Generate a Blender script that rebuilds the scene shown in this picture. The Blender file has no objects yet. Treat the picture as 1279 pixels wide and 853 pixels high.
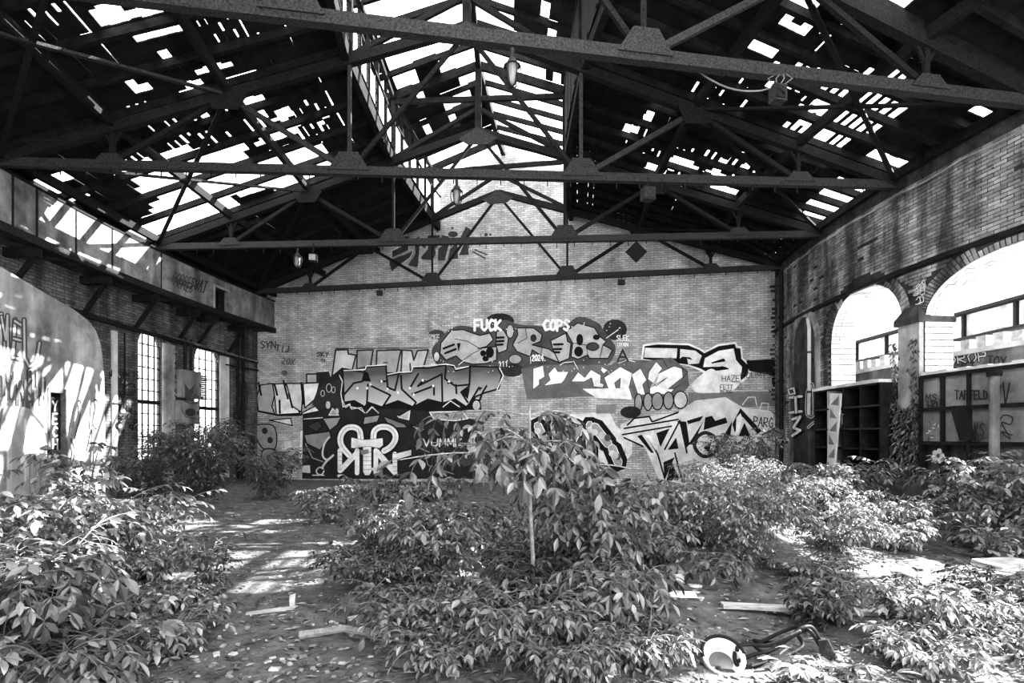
import bpy, bmesh, math, random
import numpy as np
from mathutils import Vector, Matrix
from math import sin, cos, pi, radians, degrees, hypot, atan2, sqrt

random.seed(7)
rng = np.random.default_rng(7)
SC = bpy.context.scene
COL = SC.collection

# ---------------------------------------------------------------- camera
F, CX, CY, EYE = 720.0, 640.0, 545.0, 1.7
cam_d = bpy.data.cameras.new('camera')
cam_d.sensor_width = 36.0
cam_d.lens = F / 1279.0 * 36.0
cam_d.shift_y = (CY - 426.5) / 1279.0
cam_d.clip_end = 400
cam = bpy.data.objects.new('camera', cam_d)
COL.objects.link(cam)
cam.location = (0, 0, EYE)
cam.rotation_euler = (pi / 2, 0, 0)
SC.camera = cam
# ---------------------------------------------------------------- world, sun, exposure
world = bpy.data.worlds.new('overcast_white_sky')
SC.world = world
world.use_nodes = True
wn = world.node_tree.nodes
wn['Background'].inputs[0].default_value = (1, 1, 1, 1)
wn['Background'].inputs[1].default_value = 2.0
sun_d = bpy.data.lights.new('sun', 'SUN')
sun_d.energy = 17.0
sun_d.angle = radians(0.5)
sun = bpy.data.objects.new('sun', sun_d)
COL.objects.link(sun)
SUN = Vector((1.0, 0.39, 0.83))           # towards the sun
sun.rotation_euler = SUN.to_track_quat('Z', 'Y').to_euler()
sun.location = (40, 20, 40)
SC.view_settings.view_transform = 'Standard'
SC.view_settings.look = 'None'
SC.view_settings.exposure = 2.0
SC.view_settings.gamma = 1.0
SC.cycles.max_bounces = 8
SC.cycles.transparent_max_bounces = 16

# ---------------------------------------------------------------- the curved hall: lateral offset l, angle t (degrees), height z
XC, YC, RM = 35.0, 14.0, 36.0


def ring(l, t, z=0.0):
    r = RM - l
    a = radians(t)
    return Vector((XC - r * cos(a), YC + r * sin(a), z))


def inv(p):
    dx, dy = XC - p[0], p[1] - YC
    return RM - hypot(dx, dy), degrees(atan2(dy, dx))


def ray(px, py):
    return Vector(((px - CX) / F, 1.0, (CY - py) / F))


def hit(g, px, py, near=2.0, far=60.0):
    """walk the sight line of a photo point until the signed test g changes sign"""
    d = ray(px, py)
    o = Vector((0, 0, EYE))
    k = near
    s = g(o + d * k) > 0
    step = .1
    while k < far:
        if (g(o + d * k) > 0) != s:
            a, b = k - step, k
            for _ in range(20):
                m = (a + b) / 2
                if (g(o + d * m) > 0) != s:
                    b = m
                else:
                    a = m
            return o + d * b
        k += step
    return o + d * far


ROOF_S, ROOF_Z = .328, 10.2
def roofz(l):
    return ROOF_Z - ROOF_S * abs(l)
LANT = 2.4                              # half width of the lantern
LEAVE, LRIDGE = 11.2, 12.0
def lantz(l):
    return LRIDGE - (LRIDGE - LEAVE) / LANT * abs(l)
BOARD = .38
TB = 11.2                                # angle of the back wall
bw_o = ring(0, TB)
bw_n = -(ring(0, TB + .01) - ring(0, TB - .01)).normalized()    # faces the room


def on_back(px, py, off=0.0):
    d = ray(px, py)
    o = Vector((0, 0, EYE))
    k = (bw_o + bw_n * off - o).dot(bw_n) / d.dot(bw_n)
    return o + d * k


def on_cyl(l):
    def f(px, py, off=0.0):
        p = hit(lambda q: inv(q)[0] - l, px, py)
        a, b = inv(p)
        return ring(a - math.copysign(off, l), b, p.z)
    return f


# ---------------------------------------------------------------- materials
MATS = {}


def mat(name, g, var=.0, scale=3.0, rough=.85, bump=0.0, bscale=20.0, metal=0.0, stain=0.0, stretch=None, spec=.1, world=False, island=0.0):
    """grey procedural: mottled by noise, optional streaky stains (wear with a shape of its own)"""
    if name in MATS:
        return MATS[name]
    m = bpy.data.materials.new(name)
    m.use_nodes = True
    nt = m.node_tree
    N, L = nt.nodes, nt.links
    b = N['Principled BSDF']
    b.inputs['Roughness'].default_value = rough
    b.inputs['Metallic'].default_value = metal
    b.inputs['Specular IOR Level'].default_value = spec
    b.inputs['Base Color'].default_value = (g, g, g, 1)
    tc = N.new('ShaderNodeTexCoord')
    vec = tc.outputs['Object']
    geo = N.new('ShaderNodeNewGeometry')
    if world:
        vec = geo.outputs['Position']
    if var:
        mp = N.new('ShaderNodeMapping')
        mp.inputs['Scale'].default_value = stretch or (1, 1, 1)
        L.new(vec, mp.inputs[0])
        n = N.new('ShaderNodeTexNoise')
        n.inputs['Scale'].default_value = scale
        n.inputs['Detail'].default_value = 8
        n.inputs['Roughness'].default_value = .65
        L.new(mp.outputs[0], n.inputs['Vector'])
        r = N.new('ShaderNodeValToRGB')
        e = r.color_ramp.elements
        lo, hi = max(0, g - var), g + var
        e[0].position, e[1].position = .32, .68
        e[0].color = (lo, lo, lo, 1)
        e[1].color = (hi, hi, hi, 1)
        L.new(n.outputs[0], r.inputs[0])
        out = r.outputs[0]
        if stain:
            n2 = N.new('ShaderNodeTexNoise')
            mp2 = N.new('ShaderNodeMapping')
            mp2.inputs['Scale'].default_value = (1.3, 1.3, .22)
            n2.inputs['Scale'].default_value = 1.4
            n2.inputs['Detail'].default_value = 6
            L.new(vec, mp2.inputs[0])
            L.new(mp2.outputs[0], n2.inputs['Vector'])
            r2 = N.new('ShaderNodeValToRGB')
            r2.color_ramp.elements[0].position = .42
            r2.color_ramp.elements[1].position = .6
            k = 1 - stain
            r2.color_ramp.elements[0].color = (k, k, k, 1)
            r2.color_ramp.elements[1].color = (1, 1, 1, 1)
            L.new(n2.outputs[0], r2.inputs[0])
            mx = N.new('ShaderNodeMix')
            mx.data_type = 'RGBA'
            mx.blend_type = 'MULTIPLY'
            mx.inputs[0].default_value = 1
            L.new(out, mx.inputs[6])
            L.new(r2.outputs[0], mx.inputs[7])
            out = mx.outputs[2]
        if island:
            oi = N.new('ShaderNodeObjectInfo')
            ad = N.new('ShaderNodeMath')
            ad.operation = 'ADD'
            L.new(geo.outputs['Random Per Island'], ad.inputs[0])
            L.new(oi.outputs['Random'], ad.inputs[1])
            fr = N.new('ShaderNodeMath')
            fr.operation = 'FRACT'
            L.new(ad.outputs[0], fr.inputs[0])
            mr = N.new('ShaderNodeMapRange')
            mr.inputs[3].default_value, mr.inputs[4].default_value = 1 - island, 1 + island
            L.new(fr.outputs[0], mr.inputs[0])
            mi = N.new('ShaderNodeMix')
            mi.data_type = 'RGBA'
            mi.blend_type = 'MULTIPLY'
            mi.inputs[0].default_value = 1
            L.new(out, mi.inputs[6])
            L.new(mr.outputs[0], mi.inputs[7])
            out = mi.outputs[2]
        L.new(out, b.inputs['Base Color'])
    if bump:
        n3 = N.new('ShaderNodeTexNoise')
        n3.inputs['Scale'].default_value = bscale
        n3.inputs['Detail'].default_value = 6
        L.new(vec, n3.inputs['Vector'])
        bp = N.new('ShaderNodeBump')
        bp.inputs['Strength'].default_value = bump
        bp.inputs['Distance'].default_value = .03
        L.new(n3.outputs[0], bp.inputs['Height'])
        L.new(bp.outputs[0], b.inputs['Normal'])
    MATS[name] = m
    return m


def brick_mat(name, g1, g2, mortar, var=.5, stain=.0, paint_blotch=.0):
    """brickwork too fine to pick apart: needs UVs in metres"""
    m = bpy.data.materials.new(name)
    m.use_nodes = True
    N, L = m.node_tree.nodes, m.node_tree.links
    b = N['Principled BSDF']
    b.inputs['Roughness'].default_value = .9
    b.inputs['Specular IOR Level'].default_value = .15
    uv = N.new('ShaderNodeUVMap')
    wob = N.new('ShaderNodeTexNoise')
    wob.inputs['Scale'].default_value = 3.0
    L.new(uv.outputs[0], wob.inputs['Vector'])
    add = N.new('ShaderNodeMix')
    add.data_type = 'RGBA'
    add.blend_type = 'LINEAR_LIGHT'
    add.inputs[0].default_value = .035
    L.new(uv.outputs[0], add.inputs[6])
    L.new(wob.outputs[1], add.inputs[7])
    br = N.new('ShaderNodeTexBrick')
    br.inputs['Scale'].default_value = 1.0
    br.inputs['Brick Width'].default_value = .24
    br.inputs['Row Height'].default_value = .078
    br.inputs['Mortar Size'].default_value = .011
    br.inputs['Mortar Smooth'].default_value = .3
    br.inputs['Color1'].default_value = (g1, g1, g1, 1)
    br.inputs['Color2'].default_value = (g2, g2, g2, 1)
    br.inputs['Mortar'].default_value = (mortar, mortar, mortar, 1)
    L.new(add.outputs[2], br.inputs['Vector'])
    n = N.new('ShaderNodeTexNoise')
    n.inputs['Scale'].default_value = 1.1
    n.inputs['Detail'].default_value = 10
    n.inputs['Roughness'].default_value = .7
    L.new(uv.outputs[0], n.inputs['Vector'])
    r = N.new('ShaderNodeValToRGB')
    r.color_ramp.elements[0].position = .3
    r.color_ramp.elements[1].position = .7
    lo = 1 - var
    r.color_ramp.elements[0].color = (lo, lo, lo, 1)
    r.color_ramp.elements[1].color = (1.25, 1.25, 1.25, 1)
    L.new(n.outputs[0], r.inputs[0])
    mx = N.new('ShaderNodeMix')
    mx.data_type = 'RGBA'
    mx.blend_type = 'MULTIPLY'
    mx.inputs[0].default_value = 1
    L.new(br.outputs[0], mx.inputs[6])
    L.new(r.outputs[0], mx.inputs[7])
    out = mx.outputs[2]
    n2 = N.new('ShaderNodeTexNoise')
    mp = N.new('ShaderNodeMapping')
    mp.inputs['Scale'].default_value = (1.6, .16, 1)
    L.new(uv.outputs[0], mp.inputs[0])
    n2.inputs['Scale'].default_value = 1.5
    n2.inputs['Detail'].default_value = 7
    L.new(mp.outputs[0], n2.inputs['Vector'])
    r2 = N.new('ShaderNodeValToRGB')
    r2.color_ramp.elements[0].position = .4
    r2.color_ramp.elements[1].position = .58
    k = 1 - stain
    r2.color_ramp.elements[0].color = (k, k, k, 1)
    r2.color_ramp.elements[1].color = (1, 1, 1, 1)
    L.new(n2.outputs[0], r2.inputs[0])
    mx2 = N.new('ShaderNodeMix')
    mx2.data_type = 'RGBA'
    mx2.blend_type = 'MULTIPLY'
    mx2.inputs[0].default_value = 1
    L.new(out, mx2.inputs[6])
    L.new(r2.outputs[0], mx2.inputs[7])
    L.new(mx2.outputs[2], b.inputs['Base Color'])
    bp = N.new('ShaderNodeBump')
    bp.inputs['Strength'].default_value = .6
    bp.inputs['Distance'].default_value = .03
    L.new(mx.outputs[2], bp.inputs['Height'])
    L.new(bp.outputs[0], b.inputs['Normal'])
    MATS[name] = m
    return m


def leaf_mat(name, g, var, trans=.35, rough=.35):
    m = bpy.data.materials.new(name)
    m.use_nodes = True
    N, L = m.node_tree.nodes, m.node_tree.links
    N.remove(N['Principled BSDF'])
    out = N['Material Output']
    geo = N.new('ShaderNodeNewGeometry')
    oi = N.new('ShaderNodeObjectInfo')
    ad = N.new('ShaderNodeMath')
    ad.operation = 'ADD'
    L.new(geo.outputs['Random Per Island'], ad.inputs[0])
    L.new(oi.outputs['Random'], ad.inputs[1])
    fr = N.new('ShaderNodeMath')
    fr.operation = 'FRACT'
    L.new(ad.outputs[0], fr.inputs[0])
    r = N.new('ShaderNodeValToRGB')
    lo, hi = max(.01, g - var), g + var
    r.color_ramp.elements[0].color = (lo, lo, lo, 1)
    r.color_ramp.elements[1].color = (hi * 1.25, hi * 1.25, hi * 1.25, 1)
    md = r.color_ramp.elements.new(.6)
    md.color = (g * .8, g * .8, g * .8, 1)
    L.new(fr.outputs[0], r.inputs[0])
    d = N.new('ShaderNodeBsdfDiffuse')
    t = N.new('ShaderNodeBsdfTranslucent')
    gl = N.new('ShaderNodeBsdfGlossy')
    gl.inputs['Roughness'].default_value = rough
    gl.inputs['Color'].default_value = (.8, .8, .8, 1)
    L.new(r.outputs[0], d.inputs[0])
    L.new(r.outputs[0], t.inputs[0])
    m1 = N.new('ShaderNodeMixShader')
    m1.inputs[0].default_value = trans
    L.new(d.outputs[0], m1.inputs[1])
    L.new(t.outputs[0], m1.inputs[2])
    m2 = N.new('ShaderNodeMixShader')
    m2.inputs[0].default_value = .06
    L.new(m1.outputs[0], m2.inputs[1])
    L.new(gl.outputs[0], m2.inputs[2])
    L.new(m2.outputs[0], out.inputs[0])
    MATS[name] = m
    return m


def glass_mat():
    m = bpy.data.materials.new('dusty_glass')
    m.use_nodes = True
    N, L = m.node_tree.nodes, m.node_tree.links
    N.remove(N['Principled BSDF'])
    tr = N.new('ShaderNodeBsdfTransparent')
    tr.inputs[0].default_value = (.9, .9, .9, 1)
    gl = N.new('ShaderNodeBsdfGlossy')
    gl.inputs['Roughness'].default_value = .15
    mx = N.new('ShaderNodeMixShader')
    mx.inputs[0].default_value = .08
    L.new(tr.outputs[0], mx.inputs[1])
    L.new(gl.outputs[0], mx.inputs[2])
    L.new(mx.outputs[0], N['Material Output'].inputs[0])
    return m


GLASS = glass_mat()
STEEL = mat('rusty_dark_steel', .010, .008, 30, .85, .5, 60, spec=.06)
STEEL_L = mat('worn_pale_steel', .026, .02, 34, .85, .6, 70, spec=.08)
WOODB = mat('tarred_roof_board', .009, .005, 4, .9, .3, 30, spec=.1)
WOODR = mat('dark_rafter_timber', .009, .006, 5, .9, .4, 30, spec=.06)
CONC = mat('stained_concrete', .20, .11, 2.2, .9, .6, 14, stain=.65)
CONC_D = mat('dark_concrete', .07, .04, 2.5, .9, .6, 14, stain=.6)
PLASTER = mat('peeling_plaster', .36, .2, 1.3, .9, .5, 12, stain=.45)
PLASTER_W = mat('white_limewash', .62, .16, 1.8, .9, .4, 16, stain=.3)
BRICKW = brick_mat('painted_brickwork', .68, .42, .26, .5, .22)
BRICKL = brick_mat('grimy_brickwork', .2, .09, .05, .7, .6)
BRICKM = mat('mortar', .04, .025, 6, .95, .5, 50, stain=.5)
BRICKO = mat('old_brick', .30, .17, 1.6, .9, .5, 30, stain=.8, world=True, island=.35)
BRICKV = mat('daylit_brick', .68, .2, 3, .9, .5, 30, stain=.2, world=True, island=.12)  # paler copy of the old brick, daylight glare put into its colour
FASC = mat('fascia_render', .22, .12, 2.4, .9, .5, 16, stain=.6)
SHEET = mat('weathered_sheet_panel', .2, .1, 1.6, .7, .3, 14, stain=.5)
BLACK = mat('black_metal', .009, .006, 6, .6, .2, 40, spec=.1)
EARTH = mat('dusty_earth_floor', .085, .055, 4.5, .95, .9, 24)
WOODP = mat('bleached_timber', .38, .2, 6, .85, .5, 30, stretch=(1, 8, 8))
WOODD = mat('rotting_timber', .09, .05, 6, .85, .6, 30)
BARK = mat('pale_bark', .22, .1, 20, .8, .4, 60)
PALE = mat('pale_rubble', .45, .2, 6, .9, .5, 30)
ENAM = mat('scuffed_white_enamel', .7, .2, 3, .35, .2, 20)
OUTW = mat('overexposed_render', .8, .2, 1.2, .9, .4, 12, stain=.35)  # albedo raised to imitate overexposed daylight on render and brick outside
OUTB = brick_mat('overexposed_brick', .85, .72, .4, .25, .15)
GIRD = mat('weathered_girder', .5, .2, 2, .8, .4, 20, stain=.5)
P_ = {}


def paint_mat(g):
    k = round(g, 2)
    if k not in P_:
        P_[k] = mat('spray_paint_%s' % str(k).replace('.', '_'), k, k * .28, 2.5, .9, .25, 30, spec=.05)
    return P_[k]


# ---------------------------------------------------------------- helpers
def link(name, me, parent=None, m=None):
    o = bpy.data.objects.new(name, me)
    COL.objects.link(o)
    if parent is not None:
        o.parent = parent
    if m is not None and me is not None and not me.materials:
        me.materials.append(m)
    return o


def tag(o, label=None, cat=None, group=None, kind=None):
    if label: o['label'] = label
    if cat: o['category'] = cat
    if group: o['group'] = group
    if kind: o['kind'] = kind
    return o


def empty(name, loc=(0, 0, 0), label=None, cat=None, group=None, kind=None):
    o = link(name, None)
    o.location = loc
    o.empty_display_size = .2
    return tag(o, label, cat, group, kind)


def mesh(name, verts, faces, m=None, parent=None, smooth=False):
    """verts in world space; parented parts are shifted into the parent's frame"""
    me = bpy.data.meshes.new(name)
    off = parent_off(parent)
    me.from_pydata([(v[0] - off[0], v[1] - off[1], v[2] - off[2]) for v in verts], [], faces)
    if smooth:
        me.shade_smooth()
    o = link(name, me, parent, m)
    return o


def parent_off(p):
    v = Vector((0, 0, 0))
    while p is not None:
        v += Vector(p.location)
        p = p.parent
    return v


CUBE_F = [(0, 3, 2, 1), (4, 5, 6, 7), (0, 1, 5, 4), (1, 2, 6, 5), (2, 3, 7, 6), (3, 0, 4, 7)]


class MB:
    """collects pieces, links them as one mesh object"""
    def __init__(self):
        self.v, self.f = [], []

    def add(self, v, f):
        n = len(self.v)
        self.v += [tuple(x) for x in v]
        self.f += [tuple(i + n for i in q) for q in f]

    def hexa(self, c8):
        self.add(c8, CUBE_F)

    def box(self, c, s, rz=0.0):
        c = Vector(c)
        R = Matrix.Rotation(rz, 3, 'Z')
        x, y, z = s[0] / 2, s[1] / 2, s[2] / 2
        self.hexa([c + R @ Vector(p) for p in ((-x, -y, -z), (x, -y, -z), (x, y, -z), (-x, y, -z), (-x, -y, z), (x, -y, z), (x, y, z), (-x, y, z))])

    def bar(self, p, q, w, h, up=(0, 0, 1)):
        p, q = Vector(p), Vector(q)
        d = (q - p).normalized()
        s = d.cross(Vector(up))
        if s.length < 1e-3:
            s = d.cross(Vector((1, 0, 0)))
        s = s.normalized() * w / 2
        u = s.cross(d).normalized() * h / 2
        self.hexa([p - s - u, p + s - u, q + s - u, q - s - u, p - s + u, p + s + u, q + s + u, q - s + u])

    def rbox(self, l0, l1, t0, t1, z0, z1, za=None, zb=None):
        """box in hall coordinates; za/zb: top heights at t0 and t1 and z0 may be a pair"""
        za = z1 if za is None else za
        zb = z1 if zb is None else zb
        b0, b1 = z0 if isinstance(z0, tuple) else (z0, z0)
        self.hexa([ring(l0, t0, b0), ring(l1, t0, b0), ring(l1, t1, b1), ring(l0, t1, b1),
                   ring(l0, t0, za), ring(l1, t0, za), ring(l1, t1, zb), ring(l0, t1, zb)])

    def tube(self, pts, r, n=8, r1=None, cap=True):
        pts = [Vector(p) for p in pts]
        base = len(self.v)
        k = len(pts)
        last = None
        for i, p in enumerate(pts):
            d = (pts[min(i + 1, k - 1)] - pts[max(i - 1, 0)]).normalized()
            if last is None:
                a = d.cross(Vector((0, 0, 1)))
                if a.length < .05:
                    a = d.cross(Vector((1, 0, 0)))
            else:
                a = last - d * last.dot(d)
            a.normalize()
            last = a
            b = d.cross(a)
            rr = r if r1 is None else r + (r1 - r) * i / max(1, k - 1)
            for j in range(n):
                w = 2 * pi * j / n
                self.v.append(tuple(p + (a * cos(w) + b * sin(w)) * rr))
        for i in range(k - 1):
            for j in range(n):
                a0 = base + i * n + j
                a1 = base + i * n + (j + 1) % n
                self.f.append((a0, a1, a1 + n, a0 + n))
        if cap:
            self.f.append(tuple(base + j for j in range(n))[::-1])
            self.f.append(tuple(base + (k - 1) * n + j for j in range(n)))

    def prism(self, poly, ext):
        """planar polygon of world points pushed along ext"""
        e = Vector(ext)
        n = len(poly)
        b = len(self.v)
        self.v += [tuple(Vector(p)) for p in poly] + [tuple(Vector(p) + e) for p in poly]
        self.f.append(tuple(range(b, b + n))[::-1])
        self.f.append(tuple(range(b + n, b + 2 * n)))
        for i in range(n):
            j = (i + 1) % n
            self.f.append((b + i, b + j, b + n + j, b + n + i))

    def build(self, name, m, parent=None, smooth=False):
        return mesh(name, self.v, self.f, m, parent, smooth)


def uv_planar(o, fu):
    me = o.data
    uv = me.uv_layers.new(name='UVMap')
    off = parent_off(o)
    for lp in me.loops:
        v = me.vertices[lp.vertex_index].co + off
        uv.data[lp.index].uv = fu(v)


def one(name, m, parent, fn, *a):
    b = MB()
    getattr(b, fn)(*a)
    return b.build(name, m, parent)


def inside(x, y, poly):
    c = False
    j = len(poly) - 1
    for i in range(len(poly)):
        xi, yi = poly[i]
        xj, yj = poly[j]
        if (yi > y) != (yj > y) and x < (xj - xi) * (y - yi) / (yj - yi) + xi:
            c = not c
        j = i
    return c


# ================================================================= FLOOR
def noise2(x, y):
    return (sin(x * 1.7 + sin(y * 1.3) * 1.4) * cos(y * 1.9 + sin(x * .8)) + .5 * sin(x * 4.1 + y * 3.3) * cos(y * 4.7 - x * 2.1) + .25 * sin(9.3 * x + 2 * sin(7.1 * y)) * cos(8.7 * y)) / 1.75


MOUNDS = [(0.2, 4.3, .9, .16), (1.2, 5.9, 1.1, .22), (-1.2, 6.4, .8, .14), (3.2, 8.0, 1.8, .25), (-4.4, 5.2, 1.3, .2), (4.4, 9.5, 2, .25), (3.3, 4.6, .8, .1), (-7, 12.8, 1.4, .2), (5.9, 6.3, 1.0, .1)]


def gz(x, y):
    z = .02 * noise2(x * 1.3, y * 1.3) + .012 * noise2(x * 5, y * 5)
    for mx, my, r, h in MOUNDS:
        d2 = ((x - mx) ** 2 + (y - my) ** 2) / (r * r)
        if d2 < 6:
            z += h * math.exp(-d2)
    return z


gv, gf = [], []
nx, ny = 150, 170
xs = [-11.5 + 21.2 * i / nx for i in range(nx + 1)]
ys = [-3.0 + 27.5 * j / ny for j in range(ny + 1)]
for y in ys:
    for x in xs:
        gv.append((x, y, gz(x, y)))
for j in range(ny):
    for i in range(nx):
        a = j * (nx + 1) + i
        gf.append((a, a + 1, a + nx + 2, a + nx + 1))
floor = mesh('floor', gv, gf, EARTH, smooth=True)
tag(floor, 'trampled bare earth floor of the derelict shed', kind='structure')
o = mesh('floor_outside', [(-60, -40, -.12), (70, -40, -.12), (70, 80, -.12), (-60, 80, -.12)], [(0, 1, 2, 3)], mat('outer_gravel', .5, .12, 1.5, .95, .4, 8))
tag(o, 'pale open ground outside the shed', kind='structure')

# ================================================================= BACK WALL
BL, BR = -10.0, 9.25
prof = [(BL, 0 - .1), (BR, -.1), (BR, roofz(BR) + .48), (LANT + .02, roofz(LANT) + .48), (LANT + .02, LEAVE + .1), (0, LRIDGE + .1), (-LANT - .02, LEAVE + .1), (-LANT - .02, roofz(LANT) + .48), (BL, roofz(BL) + .48)]
b = MB()
b.prism([ring(l, TB, z) for l, z in prof], -bw_n * .4)
wall_back = b.build('wall_back', BRICKW)
tag(wall_back, 'tall pale painted brick gable end wall covered with graffiti', kind='structure')
bw_u = (ring(1, TB) - ring(0, TB)).normalized()
uv_planar(wall_back, lambda v: ((v - bw_o).dot(bw_u) + 20, v.z))
# pale vertical band and ragged quoins at the right corner
b = MB()
for i in range(26):
    z = 2.9 + i * .15
    w = .05 + .12 * random.random()
    if random.random() < .6:
        b.hexa([ring(BR - w, TB, z) + bw_n * k for k in (0,)] * 0 or [ring(BR - w, TB, z), ring(BR, TB, z), ring(BR, TB, z) + bw_n * .03, ring(BR - w, TB, z) + bw_n * .03,
                ring(BR - w, TB, z + .08), ring(BR, TB, z + .08), ring(BR, TB, z + .08) + bw_n * .03, ring(BR - w, TB, z + .08) + bw_n * .03])
tag(b.build('quoin_stubs', CONC_D, wall_back), kind='stuff')

# ================================================================= ROOF
TT = [-9.8, -3.2, 3.3, 9.8]              # truss angles
# openings in the boarding, as seen from the floor: outlines on the roof slope
HOLES_L = [[(105, 0), (135, 0), (167, 20), (118, 33)], [(165, 0), (197, 0), (197, 15), (165, 20)], [(163, 36), (227, 20), (227, 36), (170, 50)],
    [(106, 46), (116, 46), (116, 58), (106, 58)], [(199, 62), (208, 59), (220, 80), (213, 82)], [(233, 98), (290, 72), (291, 86), (235, 108)],
    [(267, 56), (280, 53), (282, 65), (271, 67)], [(274, 101), (318, 92), (318, 101), (283, 108)], [(158, 102), (185, 99), (190, 113), (165, 121)],
    [(228, 115), (247, 111), (247, 121), (230, 124)], [(292, 122), (327, 116), (333, 138), (307, 143)], [(309, 150), (331, 144), (336, 166), (317, 169)],
    [(342, 139), (361, 136), (365, 154), (344, 156)], [(321, 165), (373, 156), (373, 170), (324, 183)], [(286, 178), (306, 175), (311, 191), (290, 196)],
    [(280, 206), (376, 176), (398, 198), (382, 216), (302, 245), (275, 229)], [(30, 214), (90, 214), (95, 222), (62, 241)], [(68, 243), (102, 231), (110, 245), (80, 254)],
    [(172, 238), (206, 227), (217, 239), (182, 251)], [(187, 253), (223, 244), (234, 253), (190, 264)], [(128, 292), (178, 270), (247, 253), (262, 272), (225, 292), (190, 304), (148, 300)],
    [(246, 136), (258, 136), (265, 157), (257, 159)], [(216, 205), (246, 199), (248, 209), (219, 214)], [(250, 198), (272, 189), (273, 204), (254, 207)],
    [(287, 4), (296, 4), (307, 29), (300, 30)], [(318, 4), (326, 3), (336, 21), (329, 23)], [(399, 146), (408, 145), (409, 158), (401, 160)], [(8, 32), (18, 35), (18, 42), (9, 40)],
    [(80, 200), (86, 198), (88, 208), (82, 208)]]
SLITS_L = [[(0, 0), (90, 0), (60, 45), (0, 40)], [(245, 5), (350, 0), (352, 50), (250, 62)], [(150, 120), (212, 122), (212, 140), (150, 140)], [(190, 140), (292, 130), (290, 205), (200, 205)],
    [(145, 195), (205, 190), (215, 235), (150, 235)], [(365, 125), (415, 120), (415, 178), (370, 178)]]
HOLES_R = [[(961, 33), (985, 9), (1002, 9), (993, 35)], [(1003, 20), (1031, 21), (1021, 34), (1003, 35)], [(983, 36), (1009, 36), (1002, 48), (984, 46)],
    [(926, 64), (950, 42), (989, 57), (968, 72), (945, 66)], [(1058, 23), (1078, 7), (1114, 24), (1095, 39)], [(1113, 36), (1131, 27), (1139, 33), (1119, 44)],
    [(1144, 2), (1165, 0), (1180, 6), (1162, 14)], [(903, 83), (920, 73), (929, 78), (911, 87)], [(1001, 134), (1026, 116), (1034, 120), (1010, 140)],
    [(1014, 141), (1038, 124), (1044, 128), (1022, 146)], [(997, 147), (1021, 149), (1019, 161), (999, 158)], [(1012, 171), (1036, 158), (1044, 164), (1027, 179)],
    [(1103, 221), (1114, 213), (1126, 221), (1118, 225)], [(1124, 206), (1144, 201), (1147, 212), (1129, 217)], [(1238, 149), (1279, 137), (1279, 148), (1248, 155)],
    [(1024, 272), (1050, 254), (1083, 236), (1098, 238), (1070, 253), (1033, 277)], [(808, 206), (829, 203), (828, 216), (810, 217)],
    [(831, 195), (868, 192), (867, 213), (838, 213)], [(884, 213), (904, 211), (904, 224), (886, 224)], [(878, 226), (905, 223), (924, 239), (915, 244), (890, 237)],
    [(910, 229), (934, 227), (930, 237), (915, 235)], [(929, 205), (939, 203), (938, 218), (930, 218)], [(900, 201), (909, 199), (909, 209), (901, 209)],
    [(804, 128), (815, 119), (844, 133), (840, 146), (822, 138)], [(801, 142), (814, 138), (820, 146), (806, 157)], [(780, 155), (796, 152), (796, 168), (782, 168)],
    [(848, 198), (872, 197), (870, 213), (850, 213)], [(1141, 56), (1152, 54), (1150, 61), (1142, 61)]]
SLITS_R = [[(995, 112), (1055, 112), (1055, 182), (995, 182)], [(800, 185), (945, 185), (945, 245), (800, 225)], [(1000, 30), (1050, 30), (1030, 60), (1000, 60)],
    [(1195, 100), (1279, 100), (1279, 150), (1200, 140)], [(960, 290), (1015, 285), (1015, 318), (960, 318)], [(770, 145), (825, 140), (800, 178), (770, 178)], [(860, 100), (930, 100), (930, 160), (860, 150)]]


def roof_coord(px, py):
    p = hit(lambda q: q.z - (roofz(inv(q)[0]) + BOARD), px, py, near=1.0, far=40)
    return inv(p)


HL = [[roof_coord(*q) for q in h] for h in HOLES_L]
SL = [[roof_coord(*q) for q in h] for h in SLITS_L]
HR = [[roof_coord(*q) for q in h] for h in HOLES_R]
SR = [[roof_coord(*q) for q in h] for h in SLITS_R]

EAVE_L, EAVE_R = -9.75, 9.45
BW_ = .17                                # board width


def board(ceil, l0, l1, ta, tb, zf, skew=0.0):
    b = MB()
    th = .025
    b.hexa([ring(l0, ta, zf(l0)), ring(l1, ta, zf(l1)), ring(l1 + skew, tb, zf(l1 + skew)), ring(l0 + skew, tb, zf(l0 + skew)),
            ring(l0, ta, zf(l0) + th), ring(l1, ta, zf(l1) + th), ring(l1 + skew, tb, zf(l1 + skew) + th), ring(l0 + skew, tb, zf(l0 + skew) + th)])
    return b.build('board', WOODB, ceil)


BAYS = [(-30.0, -9.8, 'rear'), (-9.8, -3.2, 'nearest'), (-3.2, 3.3, 'middle'), (3.3, 9.8, 'far'), (9.8, 11.2, 'last')]
NR = 5


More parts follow.
